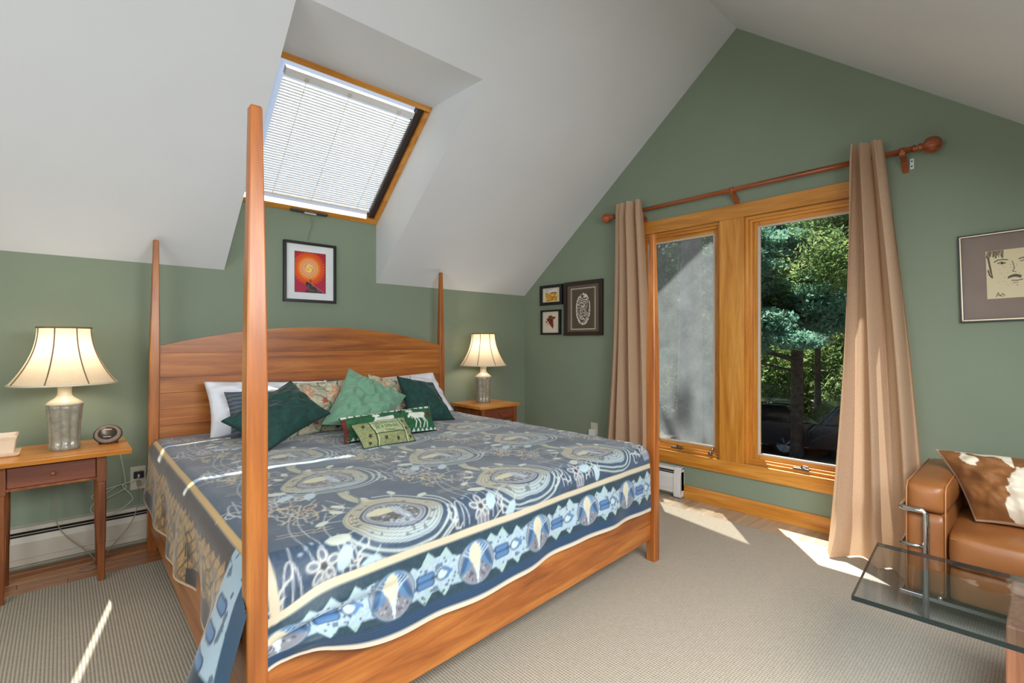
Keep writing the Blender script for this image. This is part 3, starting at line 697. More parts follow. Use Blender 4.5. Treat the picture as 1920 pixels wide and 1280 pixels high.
# ---------------------------------------------------------------- pillows
def pillow(name, label, TL, TR_, BR, BL, t, mat, cfn=None, n=44, seed=1, pinch=.07, wr=.012, group=None, pipe=None, expo=.5):
    TL, TR_, BR, BL = [np.array(p, float) for p in (TL, TR_, BR, BL)]
    U, V = np.meshgrid(np.linspace(0, 1, n), np.linspace(0, 1, n), indexing='ij')      # u right, v down
    su = pinch*np.sin(PI*V); sv = pinch*np.sin(PI*U)
    u = .5+(U-.5)*(1-su); v = .5+(V-.5)*(1-sv)
    Pm = (TL*((1-u)*(1-v))[..., None]+TR_*(u*(1-v))[..., None]+BR*(u*v)[..., None]+BL*((1-u)*v)[..., None])
    nrm = np.cross(TR_-TL, BL-TL); nrm /= np.linalg.norm(nrm)
    if nrm[1] > 0 and abs(nrm[1]) > .3: nrm = -nrm
    if abs(nrm[1]) <= .3 and nrm[0] > 0: nrm = -nrm
    prof = (np.sin(PI*U)*np.sin(PI*V))**expo
    wob = wr*((vnoise(U*3, V*3, 2.3, seed)-.5)*2+(vnoise(U*3+V, V*3-U, 4.6, seed+50)-.5)*1.1+.35*np.sin(16*(U*.6+V)+6*vnoise(U, V, 3, seed+9)))*np.sqrt(prof)
    off = np.array((TL+TR_+BR+BL)/4)
    sz = np.linalg.norm(BL-TL)
    sag = .5*wr*np.sin(V*9+U*3)*prof
    F = Pm+nrm*(t*.55*prof+wob+sag)[..., None]; K = Pm-nrm*(t*.45*prof)[..., None]
    base = (BL+BR)/2
    mb_P = np.concatenate([F, K[::-1][1:]], 0)    # wrap u: front then back
    C = None
    if cfn is not None:
        c = cfn(U, V); C = lin(np.concatenate([c, c[::-1][1:]], 0))
    root = thing(name, label, 'pillow', tuple(float(x) for x in base), group)
    cover = build_grid('cushion_cover', mb_P, mat, root, C=C)
    bm = bmesh.new(); bm.from_mesh(cover.data); bmesh.ops.remove_doubles(bm, verts=bm.verts, dist=1e-4); bmesh.ops.recalc_face_normals(bm, faces=bm.faces); bm.to_mesh(cover.data); bm.free()
    if pipe:
        loop = [Pm[i, 0] for i in range(n)]+[Pm[-1, j] for j in range(1, n)]+[Pm[i, -1] for i in range(n-2, -1, -1)]+[Pm[0, j] for j in range(n-2, 0, -1)]
        loop.append(loop[0]); build('piping', MB().tube(loop, pipe[1], 6, smooth=False), pipe[0], root, smooth=True)
    return root
wp = dict(group='white bed pillows', wr=.030)
pillow('bed_pillow', 'white pillow at left end of headboard behind the ribbed grey cushion', (.648, 3.535, 1.002), (1.44, 3.51, .965), (1.44, 3.40, .66), (.655, 3.39, .668), .17, M['linen_white'], None, seed=3, pinch=.05, **wp)
pillow('bed_pillow', 'white pillow at right end of headboard behind the dark green cushion', (1.516, 3.509, .965), (2.325, 3.525, .990), (2.44, 3.38, .668), (1.50, 3.40, .66), .17, M['linen_white'], None, seed=5, pinch=.05, **wp)
def ribbed(U, V):
    c = np.ones(U.shape+(3,))*np.array([86, 94, 104.]); s = np.sin(V*70+3*np.sin(U*3)); c *= (.82+.28*(s > .2)+.12*vnoise(U, V, 40, 2))[..., None]; return c
pillow('ribbed_cushion', 'charcoal grey ribbed cushion behind the left dark green cushion', (.730, 3.40, .942), (1.19, 3.395, .93), (1.19, 3.29, .67), (.742, 3.28, .672), .14, M['pillow_print'], ribbed, seed=8, n=80)
def striped(U, V):
    c = np.ones(U.shape+(3,))*np.array([222, 224, 226.]); c[((V < .10) & (U > .03) & (U < .20))] = (86, 92, 108); c *= (.92+.10*vnoise(U, V, 30, 5))[..., None]; c[(U > .62) & (U < .96) & (V < .25)] = (196, 190, 180); return c
pillow('bed_pillow', 'white and grey patched pillow behind the sage cushion', (1.36, 3.450, .978), (2.06, 3.445, .972), (2.05, 3.345, .66), (1.34, 3.36, .66), .12, M['pillow_print'], striped, seed=9, n=60, group='white bed pillows')
def floral(seed):
    def f(U, V):
        c = np.ones(U.shape+(3,))*np.array([198, 190, 164.]); c *= (.86+.20*vnoise(U, V, 20, seed))[..., None]
        def bl(m, col): c[:] = c*(1-np.clip(m, 0, 1)[..., None])+np.array(col, float)*np.clip(m, 0, 1)[..., None]
        v1 = abs(np.sin((U+.25*np.sin(V*7+seed))*9)); bl((v1 < .11)*.9, (84, 88, 70))
        v2 = abs(np.sin((V+.2*np.sin(U*8+seed))*8)); bl((v2 < .08)*.7, (112, 116, 92))
        bl((vnoise(U, V, 16, seed+4) > .74)*.75, (126, 140, 116)); bl((vnoise(U, V, 24, seed+8) > .80)*.6, (206, 198, 176))
        for cx, cy, r, col in ((.78, .30, .20, (206, 158, 124)), (.80, .80, .20, (140, 70, 62)), (.52, .45, .075, (176, 76, 58)), (.25, .25, .15, (196, 150, 122)), (.3, .75, .16, (170, 110, 92))):
            q = np.hypot((U-cx), (V-cy)*.95); th = np.arctan2(V-cy, U-cx); rr = r*(.8+.2*np.cos(6*th))
            bl((rr-q)*40, col); bl(((abs(np.sin(th*3.5+q*20)) < .25)*(q < rr))*.8, (236, 214, 186) if r > .1 and cy < .6 else (96, 44, 44)); bl((r*.22-q)*60, (226, 190, 150))
        bl((abs(U-.80) < .02)*(V > .42)*(V < .66), (222, 224, 214)); return c
    return f
pillow('floral_cushion', 'floral cushion with peach and red blooms beside the left dark green cushion', (1.075, 3.31, .985), (1.47, 3.315, .985), (1.45, 3.15, .662), (1.03, 3.14, .655), .13, M['pillow_print'], floral(1), n=110, seed=11, group='floral cushions')
pillow('floral_cushion', 'floral cushion mostly hidden behind the sage cushion, peach corner on top', (1.66, 3.375, 1.012), (1.985, 3.345, .935), (1.98, 3.20, .66), (1.60, 3.21, .668), .12, M['pillow_print'], floral(4), n=90, seed=12, group='floral cushions')
pillow('sage_cushion', 'pale sage green velvet cushion standing in the middle of the pillows', (1.455, 3.237, 1.062), (1.80, 3.082, .865), (1.575, 2.93, .668), (1.175, 2.995, .745), .15, M['sage'], None, seed=14, n=60, wr=.03, pipe=(M['sage'], .004))
pillow('dark_green_cushion', 'dark green velvet cushion set as a diamond at left of the pillows', (1.042, 3.157, 1.002), (1.205, 2.954, .812), (.80, 2.795, .668), (.628, 2.967, .825), .15, M['dgreen'], None, seed=15, n=60, pipe=(M['dgpipe'], .005), group='dark green velvet cushions')
pillow('dark_green_cushion', 'dark green velvet cushion leaning at right end of the pillows', (1.830, 3.250, .990), (2.105, 3.20, .930), (2.165, 2.995, .666), (1.80, 3.015, .672), .14, M['dgreen'], None, seed=16, n=60, pipe=(M['dgpipe'], .005), group='dark green velvet cushions')
def moose(U, V):
    x = U*.64; y = (1-V)*.145
    c = np.ones(U.shape+(3,))*np.array([40, 92, 58.]); c *= (.88+.2*vnoise(U, V*.25, 60, 3))[..., None]
    def bl(m, col): c[:] = c*(1-np.clip(m, 0, 1)[..., None])+np.array(col, float)*np.clip(m, 0, 1)[..., None]
    px = .003
    def cap(x0, y0, x1, y1, w, col):
        dx, dy = x1-x0, y1-y0; t = np.clip(((x-x0)*dx+(y-y0)*dy)/(dx*dx+dy*dy+1e-9), 0, 1); bl((w-np.hypot(x-x0-t*dx, y-y0-t*dy))/px+.5, col)
    W_ = (214, 218, 208)
    tri = abs((x/.034) % 1-.5)*.034; bl((y < .020-tri*1.2)*(y > .004)*1.0, (196, 210, 206)); bl((y > .130)*(abs((x/.045) % 1-.5) < .36), (214, 216, 206)); bl((y < .004)*1.0, (14, 34, 26))
    for ox in (.475, .235):                   # two pale moose
        cap(ox+.005, .092, ox+.085, .094, .013, W_); cap(ox+.01, .085, ox+.08, .088, .014, W_)
        cap(ox+.004, .09, ox-.022, .098, .010, W_); cap(ox-.022, .094, ox-.036, .082, .008, W_); cap(ox-.012, .085, ox-.010, .07, .003, W_)
        for k in (-1, 0, 1): cap(ox-.022, .104, ox-.026+.016*k, .124, .0042, W_)
        cap(ox-.042, .112, ox+.0, .114, .006, W_)
        for lx, b1, b2 in ((.012, .004, -.014), (.026, .018, .012), (.070, .014, -.004), (.084, .016, .012)):
            cap(ox+lx, .08, ox+lx+b1, .052, .0048, W_); cap(ox+lx+b1, .052, ox+lx+b2, .022, .0038, W_)
    bl((np.hypot(x-.39, y-.118)*(1+.3*np.cos(5*np.arctan2(y-.118, x-.39))) < .014)*1.0, (20, 40, 40))
    bl((np.hypot(x-.602, (y-.088)*.7) < .014)*(vnoise(U, V, 90, 2) > .3), (96, 40, 34)); bl((x < .026)*(y < .125)*(vnoise(U, V, 50, 5) > .25), (104, 44, 38))
    return c
pillow('moose_cushion', 'long green cushion with white moose lying in front of the sage cushion', (1.195, 2.806, .800), (1.832, 2.822, .815), (1.812, 2.70, .668), (1.178, 2.690, .668), .09, M['pillow_print'], moose, n=150, seed=18, pinch=.035, wr=.008)
FONT = {'a': ['010', '101', '111', '101', '101'], 'b': ['110', '101', '110', '101', '110'], 'd': ['110', '101', '101', '101', '110'], 'e': ['111', '100', '110', '100', '111'], 'f': ['111', '100', '110', '100', '100'],
        'g': ['011', '100', '101', '101', '011'], 'h': ['101', '101', '111', '101', '101'], 'i': ['1', '1', '1', '1', '1'], 'n': ['110', '101', '101', '101', '101'], 'o': ['010', '101', '101', '101', '010'],
        'r': ['110', '101', '110', '101', '101'], 's': ['011', '100', '010', '001', '110'], 't': ['111', '010', '010', '010', '010'], 'u': ['101', '101', '101', '101', '111'], 'v': ['101', '101', '101', '101', '010'],
        'w': ['10001', '10001', '10101', '10101', '01010'], 'm': ['10001', '11011', '10101', '10001', '10001'], 'l': ['100', '100', '100', '100', '111'], 'y': ['101', '101', '010', '010', '010'], 'c': ['011', '100', '100', '100', '011'], ' ': ['0']*5}
def quote(U, V):
    c = np.ones(U.shape+(3,))*np.array([132, 138, 96.]); c *= (.86+.3*vnoise(U, V, 55, 3))[..., None]
    inn = (U > .27) & (U < .82) & (V > .06) & (V < .66); c[inn] = (158, 172, 130)
    for e in (.26, .83): c[(abs(U-e) < .012)] = (66, 72, 48); c[(abs(U-e-.02) < .010)] = (190, 194, 160)
    c[(abs(V-.67) < .018) & (U > .26) & (U < .83)] = (66, 72, 48)
    for (cx, cy) in ((.13, .25), (.16, .66), (.42, .84), (.66, .88), (.90, .55), (.92, .85), (.12, .90), (.90, .2)):
        q = np.hypot((U-cx)*1.0, (V-cy)*.5); c[(q*(1+.35*np.cos(5*np.arctan2((V-cy)*.5, U-cx))) < .026)] = (48, 52, 40)
    def text(s, u0, v0, ph, wtot):
        cols = sum(len(FONT[ch][0])+1 for ch in s); pw = wtot/cols; x = u0
        for ch in s:
            g = FONT[ch]
            for r in range(5):
                for k, b in enumerate(g[r]):
                    if b == '1': c[(U >= x+k*pw) & (U < x+(k+1)*pw) & (V >= v0+r*ph) & (V < v0+(r+1)*ph)] = (70, 84, 58)
            x += (len(g[0])+1)*pw
    text('tomorrow i will', .31, .15, .026, .47); text('be a good boy', .32, .33, .028, .45); text('maybe', .46, .54, .017, .20)
    return c
pillow('motto_cushion', 'small olive cushion with embroidered motto in front of the moose cushion', (1.185, 2.622, .783), (1.527, 2.632, .792), (1.530, 2.505, .668), (1.208, 2.503, .668), .085, M['pillow_print'], quote, n=190, seed=20, pinch=.03, wr=.006, pipe=(M['dgpipe'], .003))

# ================================================================== NIGHTSTANDS
def nightstand(x0, x1, y0, y1, ztop, ox, oy, label, front='Y', yb=None):
    cx, cy = (x0+x1)/2, (y0+y1)/2
    t = thing('nightstand', label, 'nightstand', (cx, cy, -.010), 'cherry nightstands')
    build('table_top', MB().prism([(y0, ztop-.004), (y0+.012, ztop-.026), (y1-.012, ztop-.026), (y1, ztop-.004), (y1, ztop), (y0, ztop)], 'X', x0, x1), M['honey'], t, bevel=.002)
    za = ztop-.026; zb = za-.125; L = .040
    lx = (x0+ox, x1-ox); ly = (y0+oy, (yb if yb else y1-oy))
    for ix, x in enumerate(lx):
        for iy, y in enumerate(ly):
            z0 = 0 if y < 3.43 else -.010; mb = MB(); h = L/2
            rings = []
            for z, s, oct_ in ((za, h, .1), (zb-.012, h, .1), (zb-.020, h*.92, .3), (zb-.03, h*.96, .3), (zb-.16, h*1.0, .3), (.20, h*.86, .3), (.19, h*.80, .3), (z0, h*.70, .3)):
                k = s*oct_; rings.append([(x+a, y+b, z) for a, b in ((-s+k, -s), (s-k, -s), (s, -s+k), (s, s-k), (s-k, s), (-s+k, s), (-s, s-k), (-s, -s+k))])
            build('leg', mb.loft(rings), M['cherry_dark'], t, smooth=False)
    h = L/2
    build('apron', MB().box(lx[0]-h+.006, lx[0]-h+.024, ly[0]+h, ly[1]-h, zb, za), M['cherry_dark'], t)
    build('apron', MB().box(lx[1]+h-.024, lx[1]+h-.006, ly[0]+h, ly[1]-h, zb, za), M['cherry_dark'], t)
    build('apron', MB().box(lx[0]+h, lx[1]-h, ly[1]-.010, ly[1]+.008, zb, za), M['cherry_dark'], t)
    build('drawer_divider', MB().box(lx[0]+h, lx[1]-h, ly[0]-h+.004, ly[0]+h, za-.012, za).box(lx[0]+h, lx[1]-h, ly[0]-h+.004, ly[0]+h, zb, zb+.012), M['cherry_dark'], t)
    d = build('drawer', MB().box(lx[0]+h+.003, lx[1]-h-.003, ly[0]-h+.001, ly[0]+h, zb+.014, za-.014), M['cherry_draw'], t, bevel=.003)
    xm = (lx[0]+lx[1])/2
    build('knob', MB().lathe([(.004, 0), (.006, .006), (.011, .012), (.010, .018), (.004, .020)], seg=16).xf(Matrix.Translation((xm, ly[0]-h+.001, (za+zb)/2)) @ Matrix.Rotation(PI/2, 4, 'X')), M['cherry_dark'], d, smooth=True)
    return t
NSL = nightstand(-.335, .274, 3.262, 3.725, .685, .120, .094, 'cherry nightstand under the larger lamp at left of the bed', yb=3.634)
NSR = nightstand(2.655, 3.125, 3.285, 3.735, .685, .045, .045, 'cherry nightstand in the corner at right of the bed')

# ---------------------------------------------------------------- lamps
def lamp(x, y, z, label, rot, power):
    t = thing('table_lamp', label, 'lamp', (x, y, z), 'pair of bedside lamps')
    def mod(th, zz):
        k = 1.02-.16*(1-abs(math.sin(4*(th+rot))))**1.5
        return k if .02 < zz < .235 else 1
    build('body', MB().lathe([(.060, 0), (.063, .004), (.063, .022), (.060, .026), (.062, .06), (.0655, .14), (.072, .215), (.076, .236)], (x, y, z), 64, mod), M['ceramic'], t, smooth=True)
    build('shoulder', MB().lathe([(.076, .236), (.077, .240), (.060, .256), (.040, .270), (.031, .282), (.029, .300), (.030, .326), (.033, .330), (.012, .334)], (x, y, z), 40), M['ceramic_pale'], t, smooth=True)
    prof = []
    for i in range(15):
        u = i/14; prof.append((.109+.109*(1-u)**2.0, .345+.292*u))
    N = 64; nP = 8
    def sh(th, zz):
        p = (th+rot)/(2*PI/nP); fr = abs((p % 1)-.5)*2
        return 1+.0*fr-.018*(1-fr)
    s = build('shade', MB().lathe(prof, (x, y, z), N, sh, cap=False), M['shade'], t, smooth=True)
    for k in range(nP):
        th = (k+.0)*2*PI/nP-rot
        build('shade_trim', MB().tube([(x+(r+.0015)*math.cos(th), y+(r+.0015)*math.sin(th), z+zz) for r, zz in prof], .0030, 6, smooth=False), M['trim_brown'], s, smooth=True)
    for r, zz, tk in ((.218, .345, .005), (.109, .637, .0045)):
        build('shade_rim', MB().tube([(x+r*math.cos(a), y+r*math.sin(a), z+zz) for a in np.linspace(0, 2*PI, 49)], tk, 8, smooth=False), M['trim_brown'] if zz > .5 else M['ceramic_pale'], s, smooth=True)
    build('bulb', MB().ball((x, y, z+.43), .028, .028, .036).lathe([(.013, .33), (.013, .40)], (x, y, z), 12), M['ivory'], t, smooth=True)
    sp = MB()
    for a in (0, 2.09, 4.19): sp.tube([(x, y, z+.63), (x+.106*math.cos(a), y+.106*math.sin(a), z+.635)], .002, 6)
    build('spider', sp.tube([(x, y, z+.46), (x, y, z+.64)], .003, 6), M['steel'], t)
    d = bpy.data.lights.new('lamp_bulb_light', 'POINT'); lo = bpy.data.objects.new('lamp_bulb_light', d); COL.objects.link(lo)
    d.energy = power; d.color = (1, .85, .68); d.shadow_soft_size = .05; lo.parent = t; lo.location = (0, 0, .50)
    return t
lamp(.012, 3.50, .685, 'lit bell shaded lamp with grey ribbed base nearest the left edge', .35, 3.6)
lamp(2.90, 3.555, .685, 'lit bell shaded lamp with grey ribbed base in the far corner', .15, 3.2)

# ---------------------------------------------------------------- small things on the left nightstand
t = thing('alarm_clock', 'round grey and black alarm clock speaker at right end of nightstand', 'clock', (.190, 3.52, .685))
MX = Matrix.Translation((.190, 3.52, .735)) @ Matrix.Rotation(math.radians(-12), 4, 'Z') @ Matrix.Rotation(math.radians(58), 4, 'X') @ Matrix.Diagonal((1.05, .92, 1, 1))
build('body', MB().lathe([(.030, -.050), (.048, -.034), (.056, -.012), (.058, 0), (.055, .010), (.048, .016), (.0, .016)], seg=40).xf(MX), M['clock_ring'], t, smooth=True)
build('rim', MB().tube([(.0575*math.cos(a), .0575*math.sin(a), .004) for a in np.linspace(0, 2*PI, 49)], .0032, 8, smooth=False).xf(MX), M['black'], t, smooth=True)
f_ = build('face', MB().lathe([(.0395, .014), (.0395, .0185), (.036, .0195), (0, .0195)], seg=40).xf(MX), M['clock_face'], t, smooth=True)
build('display_bar', MB().box(-.016, .016, .020, .025, .0192, .0202).xf(MX), M['screen_mark'], f_)
build('display_bar', MB().box(-.016, .016, -.025, -.0215, .0192, .0202).xf(MX), M['screen_mark'], f_)
build('foot', MB().box(.150, .235, 3.515, 3.575, .685, .693), M['black'], t, bevel=.004)
t = thing('planter', 'cream square planter with flared saucer at left edge of nightstand', 'planter', (-.235, 3.50, .685))
x, y = -.235, 3.50; rings = []
for z, s in ((.700, .060), (.705, .062), (.765, .069), (.778, .074), (.788, .075), (.788, .066), (.720, .056)):
    rings.append([(x-s, y-s, z), (x+s, y-s, z), (x+s, y+s, z), (x-s, y+s, z)])
build('pot', MB().loft(rings), M['tan_ceramic'], t, bevel=.004)
build('saucer', MB().loft([[(x-s, y-s, z), (x+s, y-s, z), (x+s, y+s, z), (x-s, y+s, z)] for z, s in ((.685, .066), (.690, .076), (.701, .084), (.701, .070))]), M['tan_ceramic'], t, bevel=.003)

# ---------------------------------------------------------------- outlets, cords
t = thing('wall_outlet', 'ivory wall outlet with black charger plugged in beside bed post', 'outlet', (.352, YB, .40), 'wall outlets')
build('plate', MB().box(.312, .392, YB-.006, YB, .330, .472), M['ivory'], t, bevel=.003)
build('charger', MB().box(.328, .378, YB-.034, YB-.006, .402, .444), M['charger'], t, bevel=.004)
build('usb_plug', MB().box(.346, .356, YB-.050, YB-.034, .412, .430), M['cord_white'], t, bevel=.002)
build('lamp_plug', MB().box(.343, .363, YB-.030, YB-.006, .352, .384), M['cord_grey'], t, bevel=.003)
t = thing('wall_outlet', 'ivory wall outlet with white adapter below the three framed pictures', 'outlet', (XW, 2.885, .43), 'wall outlets')
build('plate', MB().box(XW-.006, XW, 2.845, 2.925, .365, .485), M['ivory'], t, bevel=.003)
build('adapter', MB().box(XW-.035, XW-.006, 2.86, 2.93, .366, .42), M['white_metal'], t, bevel=.004)
yc_ = YB-.062
wc = build('charging_cable', MB().tube([(.351, YB-.050, .420), (.335, YB-.07, .405), (.285, YB-.05, .388), (.20, yc_, .375), (.13, yc_, .345), (.17, yc_, .315), (.255, yc_, .345), (.29, yc_, .372), (.25, yc_, .385), (.17, yc_-.01, .335), (.125, yc_-.01, .28), (.15, yc_-.01, .235), (.23, yc_, .225), (.31, yc_, .275), (.315, yc_, .31), (.272, yc_, .376), (.284, yc_, .40), (.278, yc_, .46), (.262, YB-.07, .56), (.240, YB-.085, .64), (.228, YB-.095, .700), (.20, 3.62, .70), (.19, 3.585, .705)], .0022, 6), M['cord_white'], loc=(.25, YB-.06, .2), smooth=True)
tag(wc, 'thin white charging cable looped on the wall between nightstand and outlet', 'cable')
lc = build('lamp_cord', MB().tube([(.352, YB-.024, .352), (.345, YB-.06, .30), (.335, YB-.085, .22), (.30, YB-.095, .14), (.235, YB-.10, .06), (.175, 3.70, -.004), (.14, 3.665, -.006), (.115, 3.63, -.006), (.14, 3.575, -.006), (.10, 3.56, -.005), (.07, 3.60, -.005), (.12, 3.64, -.004), (.14, 3.69, .0), (.10, YB-.09, .05), (.02, YB-.085, .15), (-.02, YB-.075, .24), (-.03, YB-.05, .40), (-.03, YB-.06, .60), (-.025, YB-.09, .692), (-.01, 3.62, .692), (.0, 3.57, .700)], .0024, 6), M['cord_grey'], loc=(.0, YB-.08, 0), smooth=True)
tag(lc, 'grey lamp cord hanging behind nightstand and coiled on floor boards', 'cable')

# ---------------------------------------------------------------- baseboard heaters
def heater(name, label, p0, p1, nrm, mat, ends):
    # profile: d out of the wall, z up; run along p0->p1
    t = thing(name, label, 'heater', (p0[0], p0[1], -.010), 'baseboard heaters')
    n = Vector(nrm)
    def run(poly, a=0.0, b=1.0):
        mb = MB(); q0 = Vector(p0).lerp(Vector(p1), a); q1 = Vector(p0).lerp(Vector(p1), b); k = len(poly)
        vs = [(*(q+n*d), z) for q in (q0, q1) for d, z in poly]
        return mb.add(vs, [tuple(range(k)), tuple(range(2*k-1, k-1, -1))]+[(i, i+k, (i+1) % k+k, (i+1) % k) for i in range(k)])
    build('back_panel', run([(0, .0), (.006, .0), (.006, .232), (0, .232)]), mat, t)
    build('top_cover', run([(0, .222), (.040, .222), (.052, .208), (.054, .212), (.042, .228), (0, .232)]), mat, t)
    build('front_panel', run([(.056, .030), (.060, .030), (.064, .150), (.056, .182), (.052, .182), (.059, .150)]), mat, t)
    build('ridge', run([(.060, .062), (.066, .066), (.060, .070)]), mat, t)
    build('damper', run([(.046, .190), (.058, .194), (.058, .197), (.046, .194)]), mat, t)
    build('element', run([(.010, .05), (.048, .05), (.048, .20), (.010, .20)]), M['dark'], t)
    L = (Vector(p1)-Vector(p0)).length
    for e in ends:
        a, b = (0, .06/L) if e == 0 else (1-.06/L, 1)
        build('end_cap', run([(0, .0), (.066, .0), (.070, .02), (.070, .15), (.060, .19), (.056, .214), (.042, .234), (0, .236)], a, b), mat, t, bevel=.003)
    return t
heater('baseboard_heater', 'cream baseboard heater along headboard wall behind left nightstand', (-1.6, YB), (3.62, YB), (0, -1), M['cream_metal'], ())
heater('baseboard_heater', 'white baseboard heater with end cap under the left window', (XW, 1.978), (XW, 3.76), (-1, 0), M['white_metal'], (0,))

# ================================================================== PICTURES
def art(fn, nu, nv):
    U, V = np.meshgrid(np.linspace(0, 1, nu), np.linspace(0, 1, nv), indexing='ij'); return lin(np.clip(fn(U, V), 0, 255))
def picture(name, label, cat_loc, MXW, w, h, fw, depth, frame_mats, mat_mat, art_rect, fn, nu=90, nv=120, lip=None, line=None, group=None):
    # local frame: x right, y up, z out of the wall, centre at origin; MXW maps local to world
    t = thing(name, label, 'picture', cat_loc, group)
    W2, H2 = w/2, h/2
    def bl(nm, mb, mat, par=t, **k): return build(nm, mb.xf(MXW), mat, par, **k)
    def member(poly_o, poly_i, z0, z1, mat, nm, par=t):
        (ax, ay), (bx, by) = poly_o; (cx, cy), (dx, dy) = poly_i
        mb = MB().add([(ax, ay, z0), (bx, by, z0), (dx, dy, z0), (cx, cy, z0), (ax, ay, z1), (bx, by, z1), (dx, dy, z1), (cx, cy, z1)],
                      [(0,3,2,1),(4,5,6,7),(0,1,5,4),(1,2,6,5),(2,3,7,6),(3,0,4,7)])
        return bl(nm, mb, mat, par, bevel=.0015)
    o_ = [(-W2, -H2), (W2, -H2), (W2, H2), (-W2, H2)]; i_ = [(-W2+fw, -H2+fw), (W2-fw, -H2+fw), (W2-fw, H2-fw), (-W2+fw, H2-fw)]
    for k in range(4): member((o_[k], o_[(k+1) % 4]), (i_[k], i_[(k+1) % 4]), 0, depth, frame_mats[0], 'frame_member')
    if lip:
        q = [(-W2+fw-lip, -H2+fw-lip), (W2-fw+lip, -H2+fw-lip), (W2-fw+lip, H2-fw+lip), (-W2+fw-lip, H2-fw+lip)]
        for k in range(4): member((q[k], q[(k+1) % 4]), (i_[k], i_[(k+1) % 4]), depth-.001, depth+.004, frame_mats[1], 'frame_lip')
    mm = bl('mat_board', MB().box(-W2+fw, W2-fw, -H2+fw, H2-fw, .004, depth*.45), mat_mat)
    ax0, ax1, ay0, ay1 = art_rect; z = depth*.45+.001
    U, V = np.meshgrid(np.linspace(0, 1, nu), np.linspace(0, 1, nv), indexing='ij')
    L = np.stack([ax0+(ax1-ax0)*U, ay1-(ay1-ay0)*V, np.full_like(U, z)], -1)
    Mn = np.array(MXW); Pw = L @ Mn[:3, :3].T+Mn[:3, 3]
    build_grid('print', Pw, M['print'], mm, C=art(fn, nu, nv))
    if line:
        lx0, lx1, ly0, ly1, lw = line; q = [(lx0, ly0), (lx1, ly0), (lx1, ly1), (lx0, ly1)]; p = [(lx0+lw, ly0+lw), (lx1-lw, ly0+lw), (lx1-lw, ly1-lw), (lx0+lw, ly1-lw)]
        mb = MB()
        for k in range(4):
            a, b, c, d = q[k], q[(k+1) % 4], p[(k+1) % 4], p[k]; mb.add([(*a, z+.001), (*b, z+.001), (*c, z+.001), (*d, z+.001)], [(0, 1, 2, 3)])
        bl('mat_bevel', mb, M['cream_board'], mm)
    return t
def on_back(xc, zc_): return Matrix(((1, 0, 0, xc), (0, 0, -1, YB), (0, 1, 0, zc_), (0, 0, 0, 1)))
def on_right(yc, zc_, rot=0): return Matrix(((0, 0, -1, XW), (-1, 0, 0, yc), (0, 1, 0, zc_), (0, 0, 0, 1))) @ Matrix.Rotation(rot, 4, 'Z')
def mixc(c, m, col): m = np.clip(m, 0, 1)[..., None]; return c*(1-m)+np.array(col, float)*m
def sunprint(U, V):
    c = np.ones(U.shape+(3,))*np.array([178, 44, 76.]); x = (U-.46)*.78; y = V-.40; r = np.hypot(x, y); th = np.arctan2(y, x)
    c = mixc(c, (.30-V)*3, (176, 34, 44)); ray = .5+.5*np.cos(th*34)
    c = mixc(c, (.40+.05*ray-r)*18, (226, 84, 30)); c = mixc(c, (.30+.03*ray-r)*14, (242, 142, 44)); c = mixc(c, (.235-r)*30, (250, 188, 120))
    c = mixc(c, (.20-r)*30, (244, 150, 96)); c = mixc(c, (abs(r-.19) < .016)*(np.cos(th*22) > -.2)*.8, (206, 136, 130)); c = mixc(c, (abs(r-.145) < .014)*.7, (236, 190, 176)); c = mixc(c, (.115-r)*60, (250, 214, 120))
    c = mixc(c, (r < .115)*(np.sin(th*2-r*60) > .55)*.8, (226, 160, 70))
    cliff = (V > .735+np.maximum(0, (U-.46))*.53)*(U > .37+.04*np.sin(V*30)); c = mixc(c, cliff*1.0, (70, 50, 54)); c = mixc(c, cliff*(vnoise(U, V, 18, 3) > .55), (96, 76, 76))
    c = mixc(c, (abs(V-.735-np.maximum(0, (U-.46))*.53) < .008)*(U > .44), (196, 130, 140)); c = mixc(c, (abs(U-.505) < .012)*(V > .67)*(V < .74), (60, 26, 30))
    return mixc(c, (U < .012)+(U > .988)+(V < .01)+(V > .99), (96, 30, 54))
picture('framed_print', 'black framed print of orange sun above a cliff, hung over headboard', (1.407, YB, 1.55), on_back(1.407, 1.778), .396, .456, .020, .030, (M['black'],), M['mat_white'], (-.118, .118, -.155, .155), sunprint, 110, 150)
def field_(U, V):
    c = np.ones(U.shape+(3,))*np.array([224, 172, 60.]); c = mixc(c, (.36-V)*20, (206, 198, 204)); c = mixc(c, (V < .3)*(vnoise(U, V, 6, 2) > .5), (234, 226, 220)); c = mixc(c, (abs(V-.34) < .06)*(vnoise(U, V, 7, 6) > .45), (92, 104, 70))
    c = mixc(c, (V > .4)*(vnoise(U, V, 9, 4) > .6), (206, 120, 40)); c = mixc(c, (V > .45)*(vnoise(U, V, 14, 9) > .68), (132, 116, 50)); return mixc(c, (vnoise(U, V, 12, 13) > .72)*(V > .4), (240, 196, 84))
